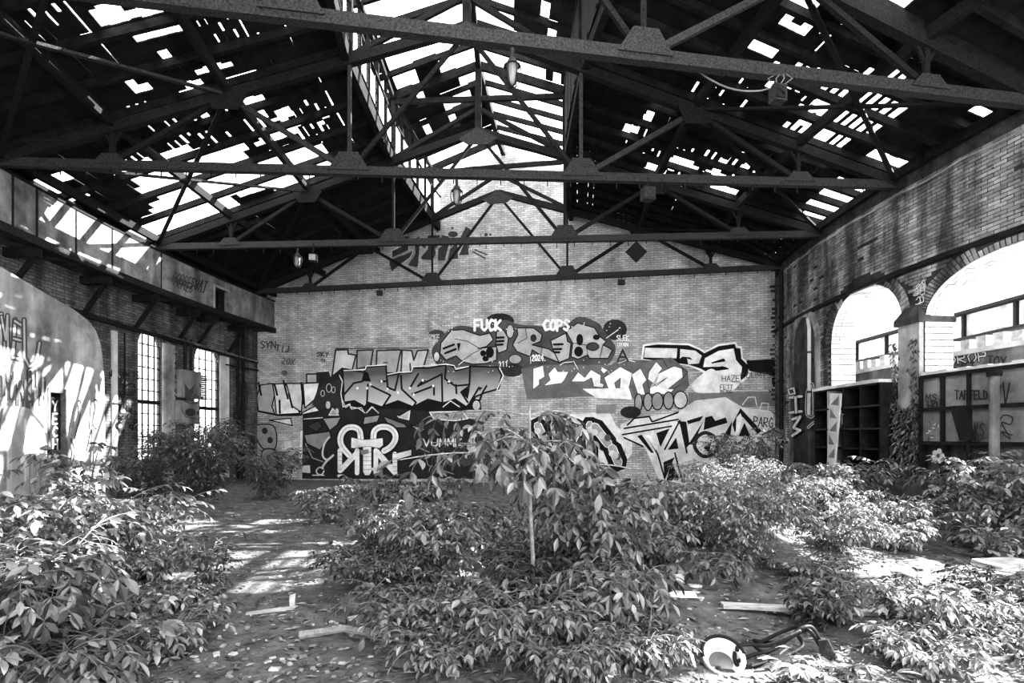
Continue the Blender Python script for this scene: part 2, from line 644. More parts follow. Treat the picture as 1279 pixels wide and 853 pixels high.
def roof_slope(side, t0, t1, word, fine=True):
    sgn = -1 if side == 'left' else 1
    c = empty('ceiling', ring(sgn * 6, (t0 + t1) / 2, roofz(6)), 'rotten boarded %s roof slope over the %s bay with gaps to the sky' % (side, word), kind='structure')
    n = NR if t1 - t0 > 3 else 1
    edges = [max(t0, t1 - 6.6) + min(6.6, t1 - t0) * i / n for i in range(n + 1)]
    lo, hi = LANT, (-EAVE_L if sgn < 0 else EAVE_R)
    H = HL if sgn < 0 else HR
    S = SL if sgn < 0 else SR
    # rafters
    for i in range(n + (1 if word == 'last' else 0)):
        t = edges[i] + .08
        p, q = ring(sgn * lo, t, roofz(lo) + .29), ring(sgn * hi, t, roofz(hi) + .29)
        one('rafter', WOODR, c, 'bar', p, q, .1, .15)
    # purlins
    for l in ([4.85, 7.1, 9.2] if fine else [4.85, 7.1]):
        one('purlin', STEEL, c, 'bar', ring(sgn * l, max(t0, t1 - 6.6), roofz(l) + .13), ring(sgn * l, t1, roofz(l) + .13), .12, .2)
    one('kerb_beam', WOODR, c, 'bar', ring(sgn * (lo + .06), max(t0, t1 - 6.6), roofz(lo) + .1), ring(sgn * (lo + .06), t1, roofz(lo) + .1), .14, .3)
    if not fine:
        b = MB()
        SUN_GAPS = [(5.6, 6.8, -11.4, -9.9), (6.9, 7.6, -15.3, -14.0), (6.1, 6.8, -16.3, -15.3), (7.3, 9.0, -18.8, -16.4), (8.6, 9.6, -17.6, -16.2)] if sgn > 0 else []  # unseen openings added so sun reaches the plants
        hi = 10.3 if sgn < 0 else hi
        nl, nt_ = 18, 50
        for i in range(nl):
            for j in range(nt_):
                la, lb = lo + (hi - lo) * i / nl, lo + (hi - lo) * (i + 1) / nl
                u0, u1 = t0 + (t1 - t0) * j / nt_, t0 + (t1 - t0) * (j + 1) / nt_
                if any(g[0] < (la + lb) / 2 < g[1] and g[2] < (u0 + u1) / 2 < g[3] for g in SUN_GAPS):
                    continue
                b.hexa([ring(sgn * la, u0, roofz(la) + BOARD), ring(sgn * lb, u0, roofz(lb) + BOARD), ring(sgn * lb, u1, roofz(lb) + BOARD), ring(sgn * la, u1, roofz(la) + BOARD),
                        ring(sgn * la, u0, roofz(la) + .41), ring(sgn * lb, u0, roofz(lb) + .41), ring(sgn * lb, u1, roofz(lb) + .41), ring(sgn * la, u1, roofz(la) + .41)])
        b.build('roof_deck', WOODB, c)
        return c
    zf = lambda l: roofz(l) + BOARD
    k = int((hi - lo) / BW_)
    for r in range(k):
        l0 = lo + r * (hi - lo) / k
        l1 = l0 + (hi - lo) / k
        lm = sgn * (l0 + l1) / 2
        m = n * 4                                     # quarter cells between rafters
        state = []
        for j in range(m):
            tm = t0 + (t1 - t0) * (j + .5) / m
            if any(inside(lm, tm, h) for h in H):
                state.append(0)
            elif sgn > 0 and any(inside(lm, tm, h) for h in SUN_GAPPED):
                state.append(3)
            elif any(inside(lm, tm, h) for h in S) and random.random() < .5:
                state.append(2)
            else:
                state.append(1)
        j = 0
        while j < m:
            if state[j] == 0:
                j += 1
                continue
            e = j
            while e < m and state[e] != 0 and (state[e] == state[j]) and e - j < (m if state[j] == 1 else 6):
                e += 1
            ta = t0 + (t1 - t0) * j / m - (.06 if j and state[j - 1] == 0 else 0) * random.random()
            tb = t0 + (t1 - t0) * e / m + (.12 if e < m and state[e] == 0 else 0) * random.random()
            w = .004
            a0, a1 = l0 + .0, l1 - random.choice((-.008, -.008, -.008, -.006, -.006, .004))
            if state[j] == 3:
                a1 = l0 + (l1 - l0) * random.uniform(.3, .42)
            if state[j] == 2:
                q = random.random()
                if q < .85:
                    a1 = l0 + (l1 - l0) * random.uniform(.6, .9)
                elif q < .9:
                    j = e
                    continue
            sk = random.uniform(-.008, .008) if random.random() < .2 else 0
            board(c, sgn * a0, sgn * a1, ta, tb, zf, sgn * sk)
            j = e
    return c


def lantern(t0, t1, word, fine=True):
    c = empty('ceiling', ring(0, (t0 + t1) / 2, LEAVE), 'raised roof lantern over the %s bay, mostly bare rafters open to the sky' % word, kind='structure')
    n = NR if t1 - t0 > 3 else 1
    for i in range(n):
        t = t0 + (t1 - t0) * (i + .02) / n + .05
        for s in (-1, 1):
            one('rafter', WOODR, c, 'bar', ring(s * (LANT + .25), t, lantz(LANT + .25) + .12), ring(0, t, LRIDGE + .12), .09, .14)
            if s < 0:
                one('mullion', WOODR, c, 'bar', ring(s * LANT, t, roofz(LANT) + .3), ring(s * LANT, t, LEAVE), .07, .09)
    one('ridge_beam', WOODR, c, 'bar', ring(0, t0, LRIDGE + .05), ring(0, t1, LRIDGE + .05), .14, .26)
    for s in (-1, 1):
        one('eaves_beam', WOODR, c, 'bar', ring(s * LANT, t0, LEAVE), ring(s * LANT, t1, LEAVE), .1, .12)
    one('transom', WOODR, c, 'bar', ring(-LANT, t0, (LEAVE + roofz(LANT)) / 2 + .3), ring(-LANT, t1, (LEAVE + roofz(LANT)) / 2 + .3), .05, .06)
    m = n * 2
    # glass of the left side
    for i in range(m):
        if random.random() < .45:
            continue
        ta, tb = t0 + (t1 - t0) * i / m, t0 + (t1 - t0) * (i + 1) / m
        z0 = roofz(LANT) + .3
        z1 = (LEAVE + z0) / 2 + .15
        if random.random() < .5:
            z0, z1 = z1, LEAVE
        b = MB()
        b.rbox(-LANT - .01, -LANT + .0, ta, tb, z0, z1)
        b.build('pane', GLASS, c)
    # boards of the right side wall
    k = 9
    for i in range(n * 4):
        ta, tb = t0 + (t1 - t0) * i / (n * 4), t0 + (t1 - t0) * (i + .97) / (n * 4)
        if random.random() < .06 or ta > 7.5:
            continue
        b = MB()
        b.rbox(LANT - .0, LANT + .03, ta, tb, roofz(LANT) + .2, LEAVE)
        b.build('board', WOODB, c)
    # roof boards that are left
    if not fine:
        return c
    k = 13
    zf = lambda l: lantz(l) + .2
    for s in (-1, 1):
        for r in range(k):
            l0 = r * (LANT + .3) / k
            l1 = l0 + (LANT + .3) / k + .006
            for i in range(n):
                ta, tb = t0 + (t1 - t0) * i / n, t0 + (t1 - t0) * (i + 1) / n
                tm = (ta + tb) / 2
                if s < 0:
                    keep = tm > 3.4 + .8 * sin(r) and not (4.2 < tm < 5.4 and 2 < r < 6)
                    keep = keep or (-1.2 < tm < 2.6 and r > 10) or (1.5 < tm < 3.4 and 4 < r < 8)
                    keep = keep and tm < 8.4
                else:
                    keep = tm < 1.2 and (r > 4.5 or tm < -6) and not (-3 < tm < -1.5 and r < 7)
                    keep = keep or (1 < tm < 3 and r > 8)
                if keep and random.random() < .93:
                    board(c, s * l0, s * l1, ta, tb, zf)
    return c


ceil_bay = {}
# openings widened and added to let sun through: above the gallery, beside the second purlin, and a patch of gapped boards opposite
HL.append([(-5.6, .1), (-6.6, -.9), (-8.2, -.9), (-8.2, 2.6), (-7.9, 4.2), (-6.9, 4.2), (-6.9, 2.6), (-5.6, 2.3)])
HL.append([(-3.9, 1.3), (-3.9, 3.25), (-5.8, 3.25), (-5.8, 1.0)])
SUN_GAPPED = [[(7.3, -8.6), (7.9, -8.6), (8.2, -6.5), (8.1, -1.8), (6.6, -1.8), (6.9, -4.5)], [(5.5, -5.8), (7.2, -7.4), (7.2, -5.8), (5.9, -4.9)]]  # boards thinned here so sun reaches the floor and left bushes
HR += [[(8.5, -1.4), (9.5, -1.8), (9.5, 3.2), (8.7, 3.2)], [(8.9, -9.3), (9.5, -9.3), (9.5, -7.6), (9.1, -7.6)], [(8.6, -4.0), (9.5, -4.0), (9.5, -3.3), (8.6, -3.3)]]
HR.append([(4.9, -9.8), (4.9, -8.3), (5.7, -8.3), (5.7, -9.8)])  # out-of-view opening added to bring sun onto the left bush
for t0, t1, w in BAYS:
    fine = w != 'rear'
    ceil_bay[('left', w)] = roof_slope('left', t0, t1, w, fine)
    ceil_bay[('right', w)] = roof_slope('right', t0, t1, w, fine)
    if fine:
        lantern(t0, t1, w)
# wind bracing crossing the roof slopes
for (t0, t1, w) in BAYS[1:4]:
    for s, side in ((-1, 'left'), (1, 'right')):
        c = ceil_bay[(side, w)]
        e = 9.3
        z = .03
        one('brace', STEEL_L if s < 0 else STEEL, c, 'bar', ring(s * 4.85, t1, roofz(4.85) + z), ring(s * e, t0, roofz(e) + z), .09, .05)
        one('brace', STEEL, c, 'bar', ring(s * e, t1, roofz(e) + z), ring(s * 4.85, t0, roofz(4.85) + z), .09, .05)

# ================================================================= TRUSSES
TIE = 7.15
TW = ['nearest roof truss with a thick flaking tie beam across the top of the view', 'second roof truss, its long level tie beam hung with a caged lamp',
      'third roof truss with a thin pale tie beam in front of the gable', 'farthest roof truss standing close against the graffiti gable wall']
for ti, t in enumerate(TT):
    tr = empty('roof_truss', ring(0, t, TIE), TW[ti], 'truss', 'steel roof trusses spanning the shed')
    P = lambda l, z: ring(l, t, z)
    e = 9.2
    big = 1.08 if ti == 0 else 1.0
    for s in (-1, 1):
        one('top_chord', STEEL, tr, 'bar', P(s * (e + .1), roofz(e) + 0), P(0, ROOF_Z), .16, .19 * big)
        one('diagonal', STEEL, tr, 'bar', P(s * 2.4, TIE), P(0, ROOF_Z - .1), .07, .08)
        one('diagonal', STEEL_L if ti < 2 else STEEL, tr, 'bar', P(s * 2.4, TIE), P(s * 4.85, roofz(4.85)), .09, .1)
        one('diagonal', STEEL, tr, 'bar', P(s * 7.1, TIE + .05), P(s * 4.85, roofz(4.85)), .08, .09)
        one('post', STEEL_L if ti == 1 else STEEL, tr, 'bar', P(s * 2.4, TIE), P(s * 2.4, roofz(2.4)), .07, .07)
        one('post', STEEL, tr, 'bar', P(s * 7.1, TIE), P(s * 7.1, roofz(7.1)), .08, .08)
        # gussets
        n = (ring(0, t + .1) - ring(0, t)).normalized() * .02
        for l, z, w, h in ((2.4, TIE, .42, .36), (7.1, TIE, .34, .2)):
            b = MB()
            b.prism([P(s * l - w, z) - n * 4, P(s * l + w, z) - n * 4, P(s * l + w * .45, z + h) - n * 4, P(s * l - w * .45, z + h) - n * 4], -n)
            b.build('gusset', STEEL_L, tr)
        b = MB()
        z = roofz(4.85)
        b.prism([P(s * 4.85 - .45, roofz(4.85 - .45 * s * s) ) - n * 5, P(s * 4.85 - .25, z - .32) - n * 5, P(s * 4.85 + .25, z - .32) - n * 5, P(s * 4.85 + .45, z) - n * 5], -n)
        b.build('gusset', STEEL, tr)
        b = MB()
        zc = roofz(7.1)
        for k in (-1, 1):
            b.bar(P(s * 7.1, zc - .35), P(s * 7.1 + k * .16, zc - .05), .04, .05)
        b.build('post_fork', STEEL, tr)
        # lantern frame on the truss
        one('lantern_post', WOODR, tr, 'bar', P(s * LANT, roofz(LANT)), P(s * LANT, LEAVE), .12, .12)
        one('lantern_rafter', WOODR, tr, 'bar', P(s * LANT, LEAVE), P(0, LRIDGE), .1, .14)
        one('lantern_strut', STEEL, tr, 'bar', P(s * LANT, roofz(LANT) + .1), P(0, LEAVE - .35), .09, .1)
    b = MB()
    n = (ring(0, t + .1) - ring(0, t)).normalized() * .02
    b.prism([P(-.55, ROOF_Z - .25) - n * 5, P(-.28, ROOF_Z - .42) - n * 5, P(.28, ROOF_Z - .42) - n * 5, P(.55, ROOF_Z - .25) - n * 5, P(0, ROOF_Z + .06) - n * 5], -n)
    b.build('gusset', STEEL_L, tr)
    one('tie_beam', STEEL_L, tr, 'bar', P(-9.3, TIE), P(9.35, TIE), .14, .17 * big)
    one('lantern_tie', WOODR, tr, 'bar', P(-LANT, LEAVE - .1), P(LANT, LEAVE - .1), .1, .14)
    if ti != 3:
        one('king_post', WOODR, tr, 'bar', P(0, ROOF_Z), P(0, LRIDGE), .16, .18)
    # small hooks under the tie
    if ti > 0:
        b = MB()
        for i in range(36):
            l = -8.6 + i * .49
            b.bar(P(l, TIE - .08), P(l, TIE - .08 - random.uniform(.08, .16)), .02, .02)
        tag(b.build('hooks', BLACK, tr), kind='stuff')

# ================================================================= WALLS built as columns in hall coordinates
def wall_cols(name, l0, l1, t0, t1, step, spans, m, label, uvl=None, parent=None):
    """spans(t) -> list of (zbottom, ztop) that are solid at angle t"""
    b = MB()
    n = max(1, round((t1 - t0) / step))
    for i in range(n):
        ta, tb = t0 + (t1 - t0) * i / n, t0 + (t1 - t0) * (i + 1) / n
        A, B = spans(ta + 1e-4), spans(tb - 1e-4)
        if len(A) != len(B):
            A = B = spans((ta + tb) / 2)
        for (a0, a1), (b0, b1) in zip(A, B):
            if max(a1 - a0, b1 - b0) < .002:
                continue
            b.rbox(l0, l1, ta, tb, (a0, b0), a1, a1, b1)
    o = b.build(name, m, parent)
    if uvl is not None:
        def fu(v):
            l, t = inv(v)
            return ((RM - uvl) * radians(t) + 30 + (l - l0), v.z)
        uv_planar(o, fu)
    if label:
        tag(o, label, kind='structure')
    return o


# ---- right wall with arches
ARCH = [(-9.2, 4.2, 4.05, .95, 2.85), (-.85, 2.85, 4.1, 1.12, 2.85)]      # centre, half width, springing, rise, sill
def arch_top(t, c, h, sp, ri):
    k = min(1.0, abs(t - c) / h)
    return sp + ri * sqrt(max(0, 1 - k ** 2.2))
def right_spans(t):
    for c, h, sp, ri, sill in ARCH:
        if abs(t - c) < h:
            return [(-.1, sill), (arch_top(t, c, h, sp, ri), 7.35)]
    return [(-.1, 7.35)]
RW = 9.25
WEND = -14.9
cuts = [-16.4, -13.4, -5.0, -3.7, 2.0, 11.2]
wall_right = wall_cols('wall_right', RW, RW + .62, WEND, 11.2, .1, right_spans, BRICKM, 'curved brick side wall on the right, pierced by round arches', parent=None)
# string course
b = MB()
for i in range(60):
    ta = -13.4 + 24.5 * i / 60
    b.rbox(RW - .07, RW + .02, ta, ta + 24.5 / 60, 5.16, 5.24)
b.build('string_course', BLACK, wall_right)
b = MB()
for i in range(14):
    ta = -30 + 12.8 * i / 14
    b.rbox(RW, RW + .62, ta, ta + 12.8 / 14, -.1, 7.35)
b.rbox(RW, RW + .62, -17.2, WEND, -.1, 3.6)  # unseen break, wall kept low to let sun onto the bottom right
b.build('rear_stretch', BRICKM, wall_right)

# bricks of the right wall: each its own piece, the largest in view singly
brick_me = bpy.data.meshes.new('brick')
bb = MB()
bb.box((0, 0, 0), (.05, .226, .062))
brick_me.from_pydata(bb.v, [], bb.f)
bm = bmesh.new()
bm.from_mesh(brick_me)
bmesh.ops.bevel(bm, geom=[e for e in bm.edges], offset=.006, segments=1, affect='EDGES')
bm.to_mesh(brick_me)
bm.free()
brick_me.materials.append(BRICKO)
bricks = []
ROWH, BL_ = .073, .238
rr = RM - RW
for row in range(int(7.0 / ROWH)):
    z = .05 + row * ROWH
    dt = degrees(BL_ / rr)
    t = -12.0 + (dt / 2 if row % 2 else 0)
    while t < 11.0:
        solid = any(a < z - .03 and z + .03 < c for a, c in right_spans(t)) and all(any(a < z - .03 and z + .03 < c for a, c in right_spans(t + k * dt / 2)) for k in (-1, 1))
        solid = solid and not (5.12 < z < 5.28)
        for c, h, sp, ri, sill in ARCH:
            if abs(t - c) < h + .9 and arch_top(t, c, h + .9, sp, ri + .26) > z > sp - .05:
                solid = False
        if -5.0 < t < -3.7 and z < 4.3:
            solid = False
        if 3.7 < t < 7.0 and z < arch_top(t, 5.35, 1.7, 4.3, .85) + .1:
            solid = False
        if z < 2.9 and t < 2.1:
            solid = False
        if solid and random.random() < .985:
            bricks.append((t, z))
        t += dt


def sees(t, z):
    p = ring(RW, t, z)
    px = CX + F * p.x / p.y if p.y > .5 else 9999
    py = CY - F * (p.z - EYE) / p.y
    return (px < 1290) / p.y
order = sorted(range(len(bricks)), key=lambda i: -sees(*bricks[i]))
single = set(order[:290])
bm_v, bm_f = [], []
base_v = np.array([v.co[:] for v in brick_me.vertices])
base_f = [tuple(p.vertices) for p in brick_me.polygons]
for i, (t, z) in enumerate(bricks):
    pr_ = random.uniform(-.006, .010)
    p = ring(RW + .018 - pr_, t, z)
    rz = -radians(t)
    if i in single:
        o = link('brick', brick_me, wall_right)
        o.location = p
        o.rotation_euler = (random.uniform(-.01, .01), random.uniform(-.03, .03), rz + random.uniform(-.015, .015))
    else:
        R = np.array(Matrix.Rotation(rz, 3, 'Z'))
        n = len(bm_v)
        w = base_v @ R.T + np.array(p)
        bm_v += w.tolist()
        bm_f += [tuple(k + n for k in f) for f in base_f]
tag(mesh('brick_courses', bm_v, bm_f, BRICKO, wall_right), kind='stuff')
# arch rings: two rows of voussoirs on edge, each its own brick
for c, h, sp, ri, sill in ARCH:
    n = int(2 * radians(h) * rr * 1.5 / .095)
    for row in range(2):
        for i in range(n):
            a = pi * (i + .5) / n
            def pt(r, a):
                k = h + degrees(r / rr)
                return c + k * cos(a) , sp + (ri + r) * abs(sin(a)) ** .92
            a0, a1 = pi * i / n + .008, pi * (i + 1) / n - .008
            r0, r1 = .01 + row * .13, .125 + row * .13
            q = [pt(r0, a0), pt(r1, a0), pt(r1, a1), pt(r0, a1)]
            if q[0][0] < -12.5 or max(z for _, z in q) > 5.17:
                continue
            b = MB()
            pr_ = random.uniform(.008, .022)
            b.hexa([ring(RW - pr_, *x) for x in q] + [ring(RW + .03, *x) for x in q])
            b.build('brick', BRICKO, wall_right)
# soffit and jamb bricks of the arches with outdoor glare put into their pale colour
for (c, h, sp, ri, sill), nm in zip(ARCH, ('wide', 'narrow')):
    rows = []
    for i in range(9):
        rows.append((c + h, sill + .02 + i * (sp - sill - .02) / 9, c + h, sill + .02 + (i + 1) * (sp - sill - .02) / 9))
    n = 30
    for i in range(n):
        a0, a1 = pi / 2 * 1.45 * i / n, pi / 2 * 1.45 * (i + 1) / n
        f = lambda a: (c + h * cos(a), arch_top(c + h * cos(a), c, h, sp, ri))
        rows.append((*f(a0), *f(a1)))
    for i, (ta, za, tb, zb) in enumerate(rows):
        ne = 3
        sh = .1 if i % 2 else 0
        cutsl = [0, .21 - sh, .42 - sh, .62]
        for j in range(3):
            la, lb = RW + cutsl[j] + .006, RW + cutsl[j + 1] - .006
            d = Vector((tb - ta, zb - za)) * .06
            nrm = Vector((-(zb - za), (tb - ta) * radians(1) * rr)).normalized() if i >= 9 else Vector((-1, 0))
            w = random.uniform(.010, .022)
            off = (degrees(w / rr) * (nrm.x if i < 9 else -abs(cos(0.0)) * (zb - za) / hypot((tb - ta) * .47, zb - za)), 0 if i < 9 else -w * abs((tb - ta) * .47) / hypot((tb - ta) * .47, zb - za))
            q = [(ta + d.x, za + d.y), (tb - d.x, zb - d.y)]
            b = MB()
            b.hexa([ring(la, q[0][0], q[0][1]), ring(lb, q[0][0], q[0][1]), ring(lb, q[1][0], q[1][1]), ring(la, q[1][0], q[1][1]),
                    ring(la, q[0][0] + off[0], q[0][1] + off[1]), ring(lb, q[0][0] + off[0], q[0][1] + off[1]), ring(lb, q[1][0] + off[0], q[1][1] + off[1]), ring(la, q[1][0] + off[0], q[1][1] + off[1])])
            b.build('brick', BRICKV, wall_right)
# pier face and its flared cap between the two arches
b = MB()
b.rbox(RW - .1, RW + .1, -4.95, -3.72, 0, 4.02)
b.build('pier_face', PLASTER, wall_right)
b = MB()
b.rbox(RW - .16, RW + .66, -5.08, -3.6, 4.02, 4.14)
b.hexa([ring(RW - .16, -5.08, 4.14), ring(RW + .1, -5.08, 4.14), ring(RW + .1, -3.6, 4.14), ring(RW - .16, -3.6, 4.14), ring(RW - .03, -4.75, 4.4), ring(RW + .1, -4.75, 4.4), ring(RW + .1, -3.95, 4.4), ring(RW - .03, -3.95, 4.4)])
b.build('pier_cap', CONC_D, wall_right)
# blind niche near the far corner: brick lining and a pipe
b = MB()
na = 26
for i in range(na):
    f = lambda a, r: (5.35 + (1.65 + degrees(r / rr)) * cos(a), 4.3 + (.8 + r) * sin(a))
    a0, a1 = pi * i / na, pi * (i + .9) / na
    q = [f(a0, 0), f(a0, .22), f(a1, .22), f(a1, 0)]
    b.hexa([ring(RW - .05, *x) for x in q] + [ring(RW + .02, *x) for x in q])
b.build('niche_arch', BRICKO, wall_right)
b = MB()
for sd in (-1, 1):
    c0 = 5.35 + sd * 1.65
    b.rbox(RW - .05, RW + .02, min(c0, c0 + sd * .5), max(c0, c0 + sd * .5), .1, 4.3)
b.build('niche_jambs', BRICKO, wall_right)
b = MB()
b.prism([ring(RW - .012, 5.35 + 1.62 * cos(pi * i / 20), 4.3 + .78 * sin(pi * i / 20)) for i in range(21)] + [ring(RW - .012, 5.35 - 1.62, .6), ring(RW - .012, 5.35 + 1.62, .6)], ring(0, 5.35) - ring(-.004, 5.35))
b.build('niche_back', CONC_D, wall_right)
dp = empty('drainpipe', ring(RW - .09, 4.2, 2.6), 'pale vertical pipe standing in the blind niche by the far right corner', 'pipe')
b = MB()
b.tube([ring(RW - .09, 4.2, 2.3), ring(RW - .09, 4.2, 4.7), ring(RW - .05, 4.6, 5.0)], .05)
b.build('pipe_run', PLASTER_W, dp)
for z in (2.9, 4.0):
    b = MB()
    b.tube([ring(RW - .09, 4.2, z), ring(RW - .09, 4.2, z + .06)], .066)
    b.build('pipe_collar', CONC_D, dp)
# dark downpipe marking the far right corner
dp = empty('corner_downpipe', ring(RW - .1, 8.9, 0), 'dark iron downpipe running down the far right corner of the shed', 'pipe')
b = MB()
b.tube([ring(RW - .1, 8.9, 0.1), ring(RW - .1, 8.9, 6.9)], .07)
b.build('pipe_run', BLACK, dp)
for z in (1.5, 3.4, 5.4):
    b = MB()
    b.tube([ring(RW - .1, 8.9, z), ring(RW - .1, 8.9, z + .08)], .09)
    b.build('pipe_collar', STEEL, dp)
# eaves strip and cable along the right wall head
b = MB()
for i in range(48):
    ta = -13.4 + 24.6 * i / 48
    b.rbox(RW - .12, RW + .6, ta, ta + 24.6 / 48, 7.2, 7.36)
b.build('wall_plate', WOODR, wall_right)
b = MB()
b.tube([ring(RW - .05, t, 6.88 - .05 * abs(sin(t * .9))) for t in np.linspace(-12, 8.5, 60)], .018, 6)
tag(b.build('wall_cable', PLASTER), 'slack pale cable clipped along the head of the right wall', 'cable')

# ---- left wall with two tall arched windows
LW = -10.0
WIN = [(3.52, 4.78, 1.0, 4.45, .4), (6.74, 8.36, 1.0, 4.35, .5)]
def win_top(t, w):
    a, c, z0, sp, ri = w
    k = min(1, abs(t - (a + c) / 2) / ((c - a) / 2))
    return sp + ri * sqrt(max(0, 1 - k * k))
def left_spans(t):
    for w in WIN:
        if w[0] < t < w[1]:
            return [(-.1, w[2]), (win_top(t, w), 7.35)]
    return [(-.1, 7.35)]
wall_left = None
b_parts = []
# split so window edges fall on column edges
def left_wall():
    b = MB()
    marks = [-30.0]
    brk = sorted([w[0] for w in WIN] + [w[1] for w in WIN] + [11.2])
    for e in brk:
        n = max(1, round((e - marks[-1]) / .14))
        s = marks[-1]
        for i in range(1, n + 1):
            marks.append(s + (e - s) * i / n)
    for ta, tb in zip(marks[:-1], marks[1:]):
        A, B = left_spans(ta + 1e-4), left_spans(tb - 1e-4)
        for (a0, a1), (b0, b1) in zip(A, B):
            b.rbox(LW - .16, LW, ta, tb, (a0, b0), a1, a1, b1)
    o = b.build('wall_left', BRICKL)
    def fu(v):
        l, t = inv(v)
        return ((RM - LW) * radians(t) + 30 + l, v.z)
    uv_planar(o, fu)
    return tag(o, 'grimy curved brick side wall on the left, under the gallery', kind='structure')
wall_left = left_wall()
# plaster jamb strips beside the windows
for a, c, nm in ((2.2, 2.45, 0), (4.8, 5.5, 1), (8.38, 9.0, 2)):
    b = MB()
    b.rbox(LW - .02, LW + .04, a, c, .2, 4.6)
    b.build('plaster_strip', PLASTER_W if nm != 1 else PLASTER, wall_left)
for wi, w in enumerate(WIN):
    a, c, z0, sp, ri = w
    we = empty('window_%d' % (wi + 1), ring(LW, (a + c) / 2, z0), ['tall narrow arched iron window, nearer of the two on the left wall', 'tall arched iron window, farther of the two, half behind a bush'][wi], kind='structure')
    ncol, nrow = 4, 10
    fb = MB()
    ll = LW - .06
    for i in range(ncol + 1):
        t = a + (c - a) * i / ncol
        fb.bar(ring(ll, t, z0), ring(ll, t, max(sp * .999, win_top(t, w))), .035, .035, up=(1, 0, 0))
    for j in range(nrow + 1):
        z = z0 + (sp - z0) * j / nrow
        h = .035 if j != 5 else .12
        fb.bar(ring(ll, a, z), ring(ll, c, z), .035, h)
    arc = [ring(ll, t, win_top(t, w)) for t in np.linspace(a + .01, c - .01, 13)]
    for p, q in zip(arc[:-1], arc[1:]):
        fb.bar(p, q, .04, .05)
    fb.build('window_frame', BLACK, we)
    for j in range(nrow + 1):
        for i in range(ncol):
            ta, tb = a + (c - a) * i / ncol, a + (c - a) * (i + 1) / ncol
            za = z0 + (sp - z0) * j / nrow
            zb = za + (sp - z0) / nrow
            if j == nrow:
                zb = min(win_top(ta + .02, w), win_top(tb - .02, w))
                if zb - za < .05:
                    continue
            b = MB()
            b.rbox(ll - .004, ll + .004, ta + .02, tb - .02, za + .02, zb - .02)
            b.build('pane', GLASS, we)
# ---- partition at the near left: plastered, top sloping and rounded at its far end
PL = -9.45
prt = [(-9.8, 5.7), (-6.4, 5.5), (-5, 5.35), (-3, 5.17), (-1.2, 4.87), (-.3, 4.72), (.3, 4.55), (.6, 4.35), (.8, 4.05), (.92, 3.6), (.98, 3.0), (1.0, 2.0)]
def part_top(t):
    for (a, za), (c, zc) in zip(prt[:-1], prt[1:]):
        if a <= t <= c:
            return za + (zc - za) * (t - a) / (c - a)
    return prt[-1][1] if t > 0 else prt[0][1]
b = MB()
marks = list(np.linspace(-9.8, -1.28, 30)) + list(np.linspace(-1.28, -.63, 4))[1:] + list(np.linspace(-.63, .3, 7))[1:] + list(np.linspace(.3, 1.0, 15))[1:]
for ta, tb in zip(marks[:-1], marks[1:]):
    z0 = 2.74 if -1.28 - 1e-6 <= ta and tb <= -.63 + 1e-6 else -.1
    b.rbox(PL - .3, PL, ta, tb, z0, 0, part_top(ta), part_top(tb))
wall_part = b.build('wall_left_near', PLASTER)
tag(wall_part, 'tall plastered partition at the far left with a sloping rounded top and streaky paint', kind='structure')
door = empty('door_1', ring(PL - .12, -.95, 0), 'narrow dark steel door in the plastered partition at left', kind='structure')
b = MB()
b.rbox(PL - .16, PL - .1, -1.26, -.65, -.05, 2.72)
b.build('door_leaf', BLACK, door)
b = MB()
for a, c, z0, z1 in ((-1.32, -1.24, -.05, 2.8), (-.67, -.6, -.05, 2.8), (-1.32, -.6, 2.7, 2.8)):
    b.rbox(PL - .1, PL + .02, a, c, z0, z1)
b.build('door_frame', WOODD, door)
b = MB()
b.bar(ring(PL - .05, -.72, 1.0), ring(PL - .05, -.5, 1.0), .04, .03)
b.build('door_handle', STEEL_L, door)

# ---- gallery hung along the left wall
GL = -9.2
gal = empty('gallery', ring(GL, 4, 5.8), 'long concrete gallery overhanging the left wall, its curved front sunlit in stripes', 'gallery')
posts = [-9.8, -8.1, -6.4, -4.6, -2.9, -2.1, -.65, .9, 3.35, 5.6, 8.0, 9.6, 11.15]
def gal_panel(ta, tb, z0, z1, m=FASC, l0=GL - .12, l1=GL):
    b = MB()
    n = max(1, round((tb - ta) / .5))
    for i in range(n):
        b.rbox(l0, l1, ta + (tb - ta) * i / n, ta + (tb - ta) * (i + 1) / n, z0, z1)
    return b.build('panel', m, gal)
for a, c in zip(posts[:-1], posts[1:]):
    a2, c2 = a + .04, c - .04
    if a == 5.6:
        gal_panel(a2, 6.6, 5.95, 7.0)
        gal_panel(7.5, c2, 5.95, 7.0)
        gal_panel(6.6, 7.5, 6.68, 7.0)
        b = MB()
        b.rbox(GL - .5, GL - .4, 6.5, 7.6, 5.9, 6.75)
        b.build('hatch_shade', BLACK, gal)  # black sheet stands in for the shade inside the opening
        b = MB()
        b.rbox(GL - .1, GL + .03, 6.5, 6.6, 5.95, 6.72)
        b.rbox(GL - .1, GL + .03, 6.5, 7.6, 6.68, 6.76)
        b.build('hatch_frame', PLASTER, gal)
    else:
        gal_panel(a2, c2, 5.95, 7.0, l1=GL - random.uniform(0, .012))
for a in posts[1:-1]:
    b = MB()
    b.rbox(GL - .13, GL - .0, a - .04, a + .04, 5.9, 7.0)
    b.build('panel_post', STEEL if a < 4 else FASC, gal)
b = MB()
for i in range(36):
    a = -9.8 + 20.95 * i / 36
    b.rbox(GL - .16, GL + .05, a, a + 20.95 / 36, 5.78, 5.96)
b.build('edge_beam', BLACK, gal)
b = MB()
for i in range(36):
    a = -9.8 + 20.95 * i / 36
    b.rbox(LW + .0, GL - .16, a, a + 20.95 / 36, 5.84, 5.95)
b.build('gallery_floor', CONC_D, gal)
b = MB()
